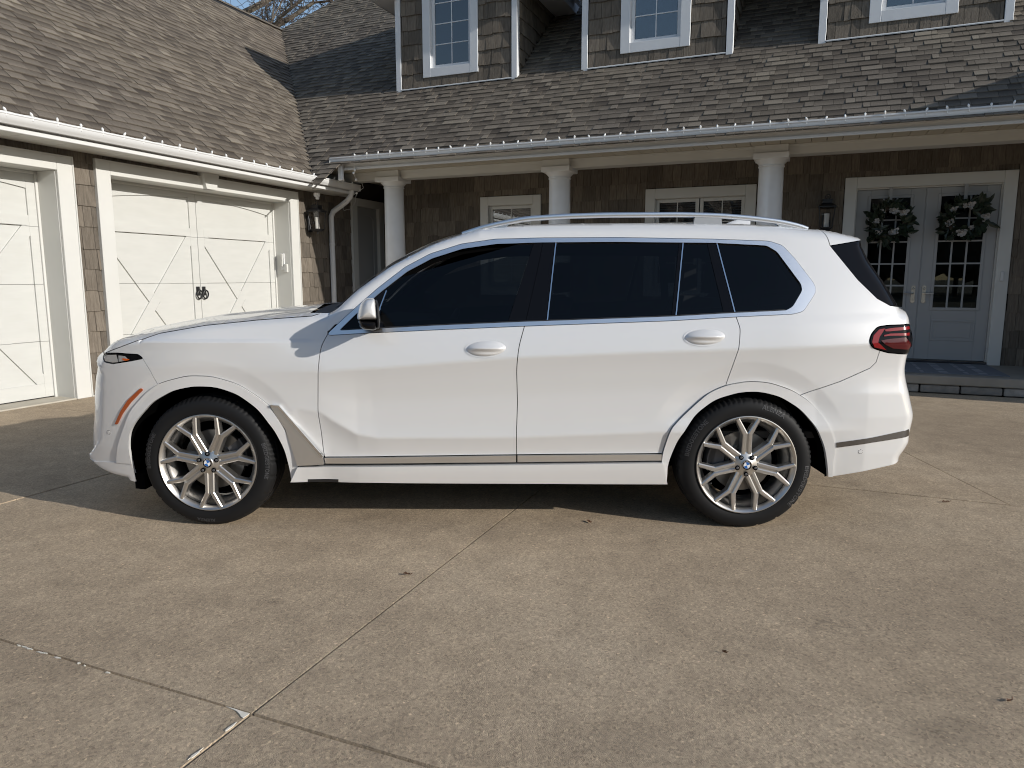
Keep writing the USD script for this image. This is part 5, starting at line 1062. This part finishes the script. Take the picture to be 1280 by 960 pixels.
def bar_hull(p, q, w0, w1, y_top0, y_top1, deep, bevel):
    """A spoke limb from p to q (x, z): broad at the back, narrower on its face."""
    p, q = np.array(p), np.array(q); d = (q - p) / np.linalg.norm(q - p); s = np.array([-d[1], d[0]]); o = []
    for c, w, y in ((p, w0, y_top0), (q, w1, y_top1)):
        for k in (-1, 1):
            a = c + s * k * w; b = c + s * k * (w - bevel); e = c + s * k * (w + 0.004); o += [(b[0], y, b[1]), (a[0], y + bevel * 0.9, a[1]), (e[0], y + deep, e[1])]
    return hull(o)
def pol(r, a): return (r * math.cos(a), r * math.sin(a))
def wheel(name, label, x, z, phase, texts):
    """The near face is at local y = 0; the axle runs along y."""
    for far in (False, True):
        y = -0.970 if not far else 0.970
        w = node(car, name, (x, y, z), (0, 0, 180) if far else None, label if not far else None)
        ty = tyre_mesh(); vv = ty.vertices.copy(); low = vv[:, 2] < -z + 0.003; vv[low, 2] = -z + 0.003; ty = trimesh.Trimesh(vv, ty.faces, process=False)
        part(w, "tyre", ty, "rubber", 38)
        for s, r, a, h in texts: part(w, "tyre_lettering", arc_text(s, r, a, h), "rubber_letter")
        rim = lathe([(0.240, -0.225), (0.262, -0.23), (0.266, -0.22), (0.250, -0.20), (0.236, -0.17), (0.232, -0.10), (0.240, -0.07), (0.255, -0.055), (0.262, -0.035), (0.2655, -0.012), (0.279, 0.000), (0.2845, 0.0055), (0.2885, 0.0045), (0.2895, 0.0), (0.2865, -0.008), (0.270, -0.022)][::-1], 120, "y")
        part(w, "rim", trimesh.Trimesh(rim.vertices, rim.faces[:, ::-1], process=False), "alloy", 40)
        for k in range(7):
            a = phase + k * 2 * math.pi / 7; ms = []; ys_, yr = 0.004, -0.002
            e = np.array([math.cos(a), math.sin(a)]); t = np.array([-e[1], e[0]])
            ms.append(bar_hull(e * 0.055, e * 0.188, 0.030, 0.026, 0.014, 0.009, 0.040, 0.004))
            for s in (-1, 1):
                ms.append(bar_hull(e * 0.062 + t * s * 0.0175, e * 0.186 + t * s * 0.0165, 0.0115, 0.0105, 0.006, yr, 0.038, 0.0045))
                tip = np.array(pol(0.2765, a + s * 0.222)); ms.append(bar_hull(e * 0.181 + t * s * 0.0130, tip, 0.0140, 0.0110, yr, -0.003, 0.040, 0.0055))
            part(w, "spoke", cat(ms), "alloy", 25)
        hub = lathe([(0.0, 0.006), (0.030, 0.006), (0.036, 0.000), (0.062, -0.006), (0.076, -0.014), (0.080, -0.05), (0.0, -0.05)][::-1], 64, "y")
        part(w, "hub", trimesh.Trimesh(hub.vertices, hub.faces, process=False), "alloy", 35)
        for k in range(5):
            a = phase + math.pi / 5 * 1 + k * 2 * math.pi / 5; c = pol(0.0545, a)
            b = lathe([(0.0132, -0.004), (0.0132, 0.0005), (0.0112, 0.001), (0.0100, -0.004), (0.0, -0.004)][::-1], 24, "y"); part(w, "bolt_recess", b.apply_translation((c[0], 0.012 - 0.0165, c[1])), "seam_black", 30)
            nut = lathe([(0.0085, -0.01), (0.0085, -0.0005), (0.006, 0.001), (0, 0.001)][::-1], 6, "y"); part(w, "wheel_bolt", nut.apply_translation((c[0], -0.0045, c[1])), "caliper_grey")
        ed = lambda r0, r1, a0, a1, y0, y1: prism(P([pol(r1, q) for q in np.linspace(a0, a1, 25)] + ([pol(r0, q) for q in np.linspace(a1, a0, 25)] if r0 else [(0, 0)])), y1 - y0)
        part(w, "emblem", cat(xz(ed(0.0, 0.029, 0, 2 * math.pi - 1e-4, 0, 0.003), -0.006)), "gloss_black")
        part(w, "emblem_ring", cat(xz(ed(0.0268, 0.0292, 0, 2 * math.pi - 1e-3, 0, 0.001), -0.009), xz(ed(0.0185, 0.0200, 0, 2 * math.pi - 1e-3, 0, 0.001), -0.009)), "chrome")
        q4 = phase * 0 + 0.35
        for k in range(4): part(w, "emblem_field", xz(ed(0, 0.0186, q4 + k * math.pi / 2, q4 + (k + 1) * math.pi / 2, 0, 0.0009), -0.009), ("emblem_blue", "emblem_white")[k % 2])
        for i, (ch, a) in enumerate((("B", 0.55), ("M", 0.0), ("W", -0.55))):
            tmh = meshkit.text_mesh(ch, 0.0048, 0.0006, True); v = tmh.vertices.copy(); v[:, 0] -= v[:, 0].mean(); v[:, 1] += 0.0212; ca, sa = math.cos(a), math.sin(a)
            v = np.stack([v[:, 0] * ca - v[:, 1] * sa, v[:, 0] * sa + v[:, 1] * ca, v[:, 2]], 1); part(w, "emblem_letter", xz(trimesh.Trimesh(v, tmh.faces, process=False), -0.009), "emblem_white")
        disc = lathe([(0.075, -0.095), (0.085, -0.088), (0.100, -0.088), (0.102, -0.1), (0.178, -0.1), (0.180, -0.104), (0.180, -0.128), (0.1, -0.13)][::-1], 72, "y")
        part(w, "brake_disc", trimesh.Trimesh(disc.vertices, disc.faces, process=False), "disc_steel", 35)
        ca_ = 0.25 if name == "front_wheel" else math.pi - 0.15
        cal = []
        for r0, r1, y0, y1 in ((0.125, 0.205, 0.062, 0.09), (0.188, 0.212, 0.062, 0.15)):
            cal.append(hull([(r * math.cos(ca_ + q), y_, r * math.sin(ca_ + q)) for q in (-0.42, -0.2, 0, 0.2, 0.42) for r in (r0, r1) for y_ in (y0, y1)]))
        part(w, "brake_caliper", cat(cal), "caliper_grey", 35)
        part(w, "dust_shield", lathe([(0.0, -0.16), (0.225, -0.16), (0.225, -0.165), (0, -0.165)], 48, "y"), "seam_black", 35)
        part(w, "valve", tube([pol3 for pol3 in [(0.243 * math.cos(3.67), 0.03, 0.243 * math.sin(3.67)), (0.225 * math.cos(3.67), 0.012, 0.225 * math.sin(3.67))]], 0.004, 6), "plastic_black")
ZW = 0.384
wheel("front_wheel", "front wheel with seven forked silver spokes", D["wheel_f"][0][0], ZW, -math.pi / 2, (("BRIDGESTONE", 0.350, math.radians(88), 0.020), ("BRIDGESTONE", 0.350, math.radians(-78), 0.020), ("ALENZA", 0.350, math.radians(185), 0.018)))
wheel("rear_wheel", "rear wheel with seven forked silver spokes", D["wheel_r"][0][0], ZW, math.pi / 2, (("BRIDGESTONE", 0.350, math.radians(112), 0.024), ("BRIDGESTONE", 0.350, math.radians(-62), 0.022), ("ALENZA", 0.350, math.radians(24), 0.024)))
# ------------------------------------------------------------------ wall lanterns
def lantern(label, loc, rotz):
    """A coach lantern on its wall plate; it faces local -y, the origin is the foot of the plate."""
    t = thing("wall_lantern", label, "lantern", loc, rotz, "black wall lanterns")
    part(t, "wall_plate", cat(cbox(-0.06, 0.06, -0.022, 0.0, 0.06, 0.34, 0.006), cbox(-0.045, 0.045, -0.12, -0.02, 0.20, 0.235, 0.005)), "black_iron")
    y0 = -0.165; zb, zt, rb, rt = 0.10, 0.40, 0.082, 0.108
    part(t, "lamp_base", cat(hull([(sx * r, y0 + sy * r, z) for sx in (-1, 1) for sy in (-1, 1) for r, z in ((0.085, zb), (0.09, zb + 0.012), (0.05, zb - 0.03))]), tube([(0, y0, zb - 0.03), (0, y0, zb - 0.07)], [0.02, 0.012], 8)), "black_iron")
    for sx in (-1, 1):
        for sy in (-1, 1): part(t, "corner_post", tube([(sx * rb, y0 + sy * rb, zb), (sx * rt, y0 + sy * rt, zt)], 0.008, 6), "black_iron")
    part(t, "lamp_roof", cat(hull([(sx * r, y0 + sy * r, z) for sx in (-1, 1) for sy in (-1, 1) for r, z in ((0.125, zt), (0.125, zt + 0.014), (0.06, zt + 0.065))]), hull([(sx * r, y0 + sy * r, z) for sx in (-1, 1) for sy in (-1, 1) for r, z in ((0.065, zt + 0.065), (0.065, zt + 0.11), (0.05, zt + 0.12))]), hull([(sx * r, y0 + sy * r, z) for sx in (-1, 1) for sy in (-1, 1) for r, z in ((0.072, zt + 0.105), (0.072, zt + 0.118))])), "black_iron")
    part(t, "hanging_ring", tube([(0.035 * math.sin(k), y0, zt + 0.155 + 0.035 * math.cos(k)) for k in np.linspace(0, 2 * math.pi, 17)], 0.006, 6), "black_iron", True)
    part(t, "scroll_arm", tube([(0, -0.02, 0.30), (0, -0.05, 0.50), (0, -0.10, 0.53), (0, y0, zt + 0.12)], 0.008, 6), "black_iron", True)
    for k, (ax, sg) in enumerate((("x", -1), ("x", 1), ("y", -1))):
        q = [(sg * (r - 0.004), y0 + s * (r - 0.012), z) if ax == "x" else (s * (r - 0.012), y0 + sg * (r - 0.004), z) for r, z in ((rb, zb + 0.015), (rt, zt)) for s in (-1, 1)]
        part(t, "lamp_pane", trimesh.Trimesh(np.array(q), np.array([(0, 1, 3), (0, 3, 2)]), process=False), "lamp_glass")
    part(t, "candle", cat(lathe([(0, zb + 0.015), (0.036, zb + 0.015), (0.037, zb + 0.21), (0.03, zb + 0.215), (0, zb + 0.205)], 20).apply_translation((0, y0, 0))), "candle_wax", 40)
    return t
lantern("black lantern with white candle on the sunlit wall between garage door and downspout", uvz(-8.185, 10.42, 2.20), -22.6 + 90)
lantern("black lantern with white candle on the shaded wall beside the front doors", uvz(0.155, 12.005, 2.10), -22.6)

# ------------------------------------------------------------------ strings of lights clipped along the gutters
def light_string(label, pts, dip, name="light_string"):
    t = thing(name, label, "string lights", pts[0], group=None)
    p = np.array(pts) - pts[0]; r = random.Random(len(pts)); w = []
    for i in range(len(p)):
        if i: w.append((p[i - 1] + p[i]) / 2 - [0, 0, dip * r.uniform(0.4, 1.2)])
        w.append(p[i])
    part(t, "wire", tube(w, 0.0022, 4), "wire_white")
    for q in p:
        a, b = r.uniform(-1.4, 1.4), r.uniform(-1.4, 1.4)
        clip = cbox(q[0] - 0.006, q[0] + 0.006, q[1] - 0.006, q[1] + 0.006, q[2] - 0.05, q[2] + 0.004, 0.002)
        d = np.array([a * 0.5, b * 0.5, 1.0]); d /= np.linalg.norm(d)
        blb = tube([q, q + d * 0.010, q + d * 0.022, q + d * 0.034, q + d * 0.042], [0.009, 0.013, 0.014, 0.009, 0.002], 7)
        part(t, "bulb", cat(blb, clip), "bulb_clear")
light_string("clear bulbs clipped along the porch gutter", [uvz(-7.05 + k * 0.222, 10.21, 3.459) for k in range(49)], 0.006)
light_string("clear bulbs clipped along the garage gutter below the big left roof", [uvz(-7.60, 2.0 + k * 0.27, 3.128) for k in range(34)], 0.02)
dr_ = [(-7.05, 10.21, 3.455), (-7.06, 10.22, 3.34), (-7.12, 10.3, 3.24), (-7.16, 10.32, 3.20), (-7.24, 10.5, 3.12), (-7.32, 10.8, 3.09), (-7.45, 11.02, 3.05), (-7.62, 11.05, 2.97), (-7.66, 11.05, 2.80), (-7.75, 11.05, 2.70), (-7.9, 11.05, 2.68), (-7.93, 11.05, 2.74)]
t = thing("light_string", "loose end of a light string dangling from the porch gutter corner to the downspout", "string lights", uvz(*dr_[0]))
dp = [uvz(*q) - uvz(*dr_[0]) for q in dr_]
part(t, "wire", tube(dp, 0.003, 5), "wire_white")
for i in (2, 3, 4, 7, 11): part(t, "bulb", tm(trimesh.creation.icosphere(1, 0.022).apply_translation(dp[i])), "bulb_clear", True)

# ------------------------------------------------------------------ wreaths on the front doors
def wreath(label, u, z, seed, flowers):
    t = thing("door_wreath", label, "wreath", uvz(u, 11.99, z), -22.6, "wreaths on the front doors")
    r = random.Random(seed)
    k = np.linspace(0, 2 * math.pi, 33)
    part(t, "twig_ring", tube(np.stack([0.20 * np.cos(k), 0 * k - 0.02, 0.20 * np.sin(k)], 1), 0.028, 8), "twig", True)
    part(t, "hanger", box(-0.022, 0.022, 0.012, 0.02, 0.2, 0.50), "door_grey")
    lv = []
    for i in range(135):
        a = r.uniform(0, 2 * math.pi); rr = 0.195 + r.gauss(0, 0.045); c = np.array([rr * math.cos(a), -0.02 - r.uniform(0, 0.09), rr * math.sin(a)])
        a2 = a + r.gauss(-0.5, 1.0); d = np.array([math.cos(a2), r.uniform(-0.8, 0.15), math.sin(a2)]); d /= np.linalg.norm(d)
        s_ = np.cross(d, [r.uniform(-.9, .9), -1, r.uniform(-.9, .9)]); s_ /= np.linalg.norm(s_); n_ = np.cross(d, s_)
        L, W = r.uniform(0.09, 0.20), r.uniform(0.020, 0.042); bend = r.uniform(0.0, 0.03)
        v = [c, c + d * L * .35 + s_ * W + n_ * .008, c + d * L * .75 + s_ * W * .7 + n_ * (.004 - bend * .5), c + d * L - n_ * (.012 + bend), c + d * L * .75 - s_ * W * .7 + n_ * (.004 - bend * .5), c + d * L * .35 - s_ * W + n_ * .008, c + d * L * .5 - n_ * .004]
        lv.append(trimesh.Trimesh(np.array(v), np.array([(0, 1, 6), (1, 2, 6), (2, 3, 6), (3, 4, 6), (4, 5, 6), (5, 0, 6)]), process=False))
    for m in lv: part(t, "leaf", m, "wreath_leaf")
    for a, rr, big in flowers:
        a = math.radians(a); c = np.array([rr * math.cos(a), -0.11 - r.uniform(0, 0.03), rr * math.sin(a)]); tilt = np.array([r.uniform(-.5, .5), -1.0, r.uniform(-.3, .5)]); tilt /= np.linalg.norm(tilt)
        e1 = np.cross(tilt, [0, 0, 1.0]); e1 /= np.linalg.norm(e1); e2 = np.cross(tilt, e1); fl = []
        for j in range(9):
            b = j * 0.70 + r.uniform(-.25, .25); ln = (0.075 if j < 6 else 0.045) * big * r.uniform(0.75, 1.2); d = math.cos(b) * e1 + math.sin(b) * e2 + tilt * (r.uniform(0.2, 0.9) if j < 6 else 1.6); d /= np.linalg.norm(d); s_ = np.cross(d, tilt); s_ /= np.linalg.norm(s_) + 1e-9
            v = [c, c + d * ln * .5 + s_ * .026 * big, c + d * ln + s_ * .013 * big + tilt * .010, c + d * ln - s_ * .013 * big + tilt * .010, c + d * ln * .5 - s_ * .026 * big, c + d * ln * .55 - tilt * .012]
            fl.append(trimesh.Trimesh(np.array(v), np.array([(0, 1, 5), (1, 2, 5), (2, 3, 5), (3, 4, 5), (4, 0, 5)]), process=False))
        part(t, "magnolia_flower", cat(fl, tm(trimesh.creation.icosphere(1, 0.014).apply_translation(c + tilt * 0.03))), "magnolia_white")
wreath("leafy magnolia wreath with white flowers on the left front door above the car's tail", 1.00, 2.27, 11, ((75, 0.16, 1.0), (38, 0.21, 1.0), (172, 0.19, 0.8), (228, 0.18, 0.7), (285, 0.16, 1.1), (118, 0.20, 0.6)))
wreath("leafy magnolia wreath with white flowers on the right front door", 1.945, 2.30, 23, ((82, 0.17, 1.05), (5, 0.24, 1.0), (195, 0.19, 1.1), (262, 0.19, 1.0), (140, 0.20, 0.75), (300, 0.15, 0.6)))

# ------------------------------------------------------------------ door mat
mat_t = thing("door_mat", "grey woven mat with pale stripes before the front doors", "door mat", uvz(1.1, 11.2, FLOOR + 0.002), -22.6)
part(mat_t, "mat_cloth", cbox(-1.25, 1.28, -0.58, 0.72, 0, 0.010, 0.003), "rug_grey")
for k, (a, w_) in enumerate(((-1.0, .10), (-.72, .05), (-.5, .14), (-.2, .05), (.02, .12), (.3, .04), (.52, .10), (.8, .05), (.97, .09))):
    for b0, b1 in ((-.50, -.34), (-.22, .08), (.2, .44), (.54, .66)):
        part(mat_t, "pale_stripe", box(a, a + w_, b0, b1, 0.0102, 0.0125), "rug_light")

# ------------------------------------------------------------------ fallen leaves
def dry_leaf(label, x, y, s, a, seed):
    r = random.Random(seed)
    t = thing("fallen_leaf", label, "leaf", (x, y, 0.002), a)
    pts = []
    for k in range(5):
        yy = (k / 4 - 0.5) * 2 * s; w = s * (0.18, 0.5, 0.32, 0.55, 0.05)[k]; pts.append((-w, yy, 0.006 + r.uniform(0, 0.008))); pts.append((0, yy, 0.004)); pts.append((w, yy, 0.005 + r.uniform(0, 0.009)))
    f = []
    for k in range(4):
        for j in range(2): q = k * 3 + j; f += [(q, q + 1, q + 4), (q, q + 4, q + 3)]
    part(t, "leaf_blade", trimesh.Trimesh(np.array(pts), np.array(f), process=False), "dry_leaf")
    part(t, "leaf_stalk", tube([(0, -s, 0.005), (0.006, -s * 1.5, 0.012)], 0.0018, 4), "dry_leaf")
dry_leaf("brown curled leaf left of the long joint, below the car's front door", -0.522, 3.346, 0.020, 70, 1)
dry_leaf("brown curled leaf on the concrete before the car's rear wheel", 0.462, 4.117, 0.020, 20, 2)
dry_leaf("dry leaf lying on the joint behind the car's tail", 2.84, 4.50, 0.022, 80, 3)
dry_leaf("small dark leaf near the right edge of the drive, nearest to the viewer", 1.722, 2.277, 0.013, 110, 4)
dry_leaf("dark leaf on open concrete behind the nearest stain, right of the middle", 0.83, 2.60, 0.009, 45, 5)

# ------------------------------------------------------------------ bare winter trees
def bare_tree(name, label, loc, height, seed, levels=6, spread=0.55, first=0.28, radius=None, group=None, lean=(0, 0), limbs=()):
    r = random.Random(seed); tubes = {"b": [], "t": []}
    trunk_r = radius or height * 0.022
    t = thing(name, label, "tree", loc, group=group)
    trunk = []
    def grow(p, d, L, rad, lev):
        n = 3 if lev > 2 else 5
        pts, rr = [p], [rad]
        for i in range(n):
            d = d + np.array([r.gauss(0, 0.10 + 0.03 * lev), r.gauss(0, 0.10 + 0.03 * lev), r.gauss(0.02, 0.08 + 0.03 * lev)]); d /= np.linalg.norm(d)
            p = p + d * L / n; pts.append(p); rr.append(max(0.011, rad * (1 - 0.42 * (i + 1) / n)))
        m = tube(pts, rr, 8 if lev < 2 else 5 if lev < 4 else 3, caps=False)
        (trunk if lev == 0 else tubes["b"] if lev < 4 else tubes["t"]).append(m)
        if lev >= levels: return
        kids = (r.choice((2, 3, 3)) if lev < 4 else r.choice((3, 3, 4))) if lev else 4
        for k in range(kids):
            j = n if k == 0 else r.randint(max(1, n - 3), n); q = pts[j]
            ax = np.cross(d, [r.uniform(-1, 1), r.uniform(-1, 1), r.uniform(-1, 1)]); ax /= np.linalg.norm(ax)
            dd = d + ax * spread * r.uniform(0.7, 1.5) + [0, 0, 0.06]; dd /= np.linalg.norm(dd)
            grow(np.array(q), dd, L * r.uniform(0.62, 0.86), rr[j] * (0.78 if k == 0 else r.uniform(0.5, 0.7)), lev + 1)
    d0 = np.array([lean[0], lean[1], 1.0]); d0 /= np.linalg.norm(d0)
    grow(np.zeros(3), d0, height * first, trunk_r, 0)
    for p_, d_, l_, r_ in limbs: grow(np.array(p_, float), np.array(d_, float) / np.linalg.norm(d_), l_, r_, 2)
    part(t, "trunk", cat(trunk), "bark", 60)
    part(t, "bough", cat(tubes["b"]), "bark", 60)
    part(t, "twig_crown", cat(tubes["t"]), "twig", kind="stuff")
    return t
bare_tree("oak_tree", "large bare tree with heavy boughs behind the roof valley", (-12.8, 32.0, 0), 17.0, 5, levels=7, spread=0.75, first=0.34, radius=0.40, lean=(0.08, 0.0), limbs=(((0.2, 0, 10.8), (1, 0.1, 0.42), 4.2, 0.24), ((0.1, 0, 9.5), (1, -0.2, 0.75), 5.0, 0.22), ((0.0, 0.0, 11.5), (0.5, 0.3, 1.0), 4.0, 0.18), ((0, 0, 8.0), (0.9, -0.3, 1.0), 5.5, 0.17), ((0.6, 0, 11.0), (0.5, -0.2, 0.3), 1.6, 0.07), ((1.6, 0, 11.4), (0.6, 0.2, 0.5), 1.8, 0.06), ((2.4, 0.1, 11.8), (0.4, -0.2, 0.1), 1.7, 0.06), ((0.2, 0, 12.0), (0.8, 0, 0.2), 2.0, 0.06)))
bare_tree("bare_tree", "bare tree across the drive behind the viewer", (6.0, -13.0, 0), 13.0, 3, levels=6)
src_t = "/World/bare_tree"
copy_of(src_t, "bare_tree", "second bare tree across the drive behind the viewer, further left", "tree", (-9.0, -17.0, 0), 140)
copy_of(src_t, "bare_tree", "bare tree behind the viewer, furthest to the left", "tree", (-26.0, -30.0, 0), 250)
copy_of(src_t, "bare_tree", "bare tree behind the viewer, furthest to the right", "tree", (17.0, -38.0, 0), 60)
# a belt of bare woodland across the lawn behind the viewer: it shows only as the dark line reflected in glass and paint
wood, r = [], random.Random(41)
for k in range(120):
    a = math.radians(-200 + 250 * (k + r.uniform(-0.4, 0.4)) / 120); dist = r.uniform(46, 70); h = r.uniform(7, 12.5)
    if math.sin(a) > 0.25: continue
    x, y = dist * math.cos(a), dist * math.sin(a)
    m = trimesh.creation.icosphere(2, 1.0); v = m.vertices * [r.uniform(2.2, 3.6), r.uniform(2.2, 3.6), h * 0.42]
    v = v * (0.72 + 0.55 * meshkit.noise(v * 0.9 + k * 7.3, 3))[:, None]; wood.append(trimesh.Trimesh(v + [x, y, h * 0.56], m.faces, process=False))
    wood.append(tube([(x, y, -0.05), (x + 0.1, y, h * 0.5)], [0.22, 0.12], 5))
solo("woodland", cat(wood), "far_wood", kind="stuff", label="belt of bare brown woodland across the lawn behind the viewer", category="woodland")
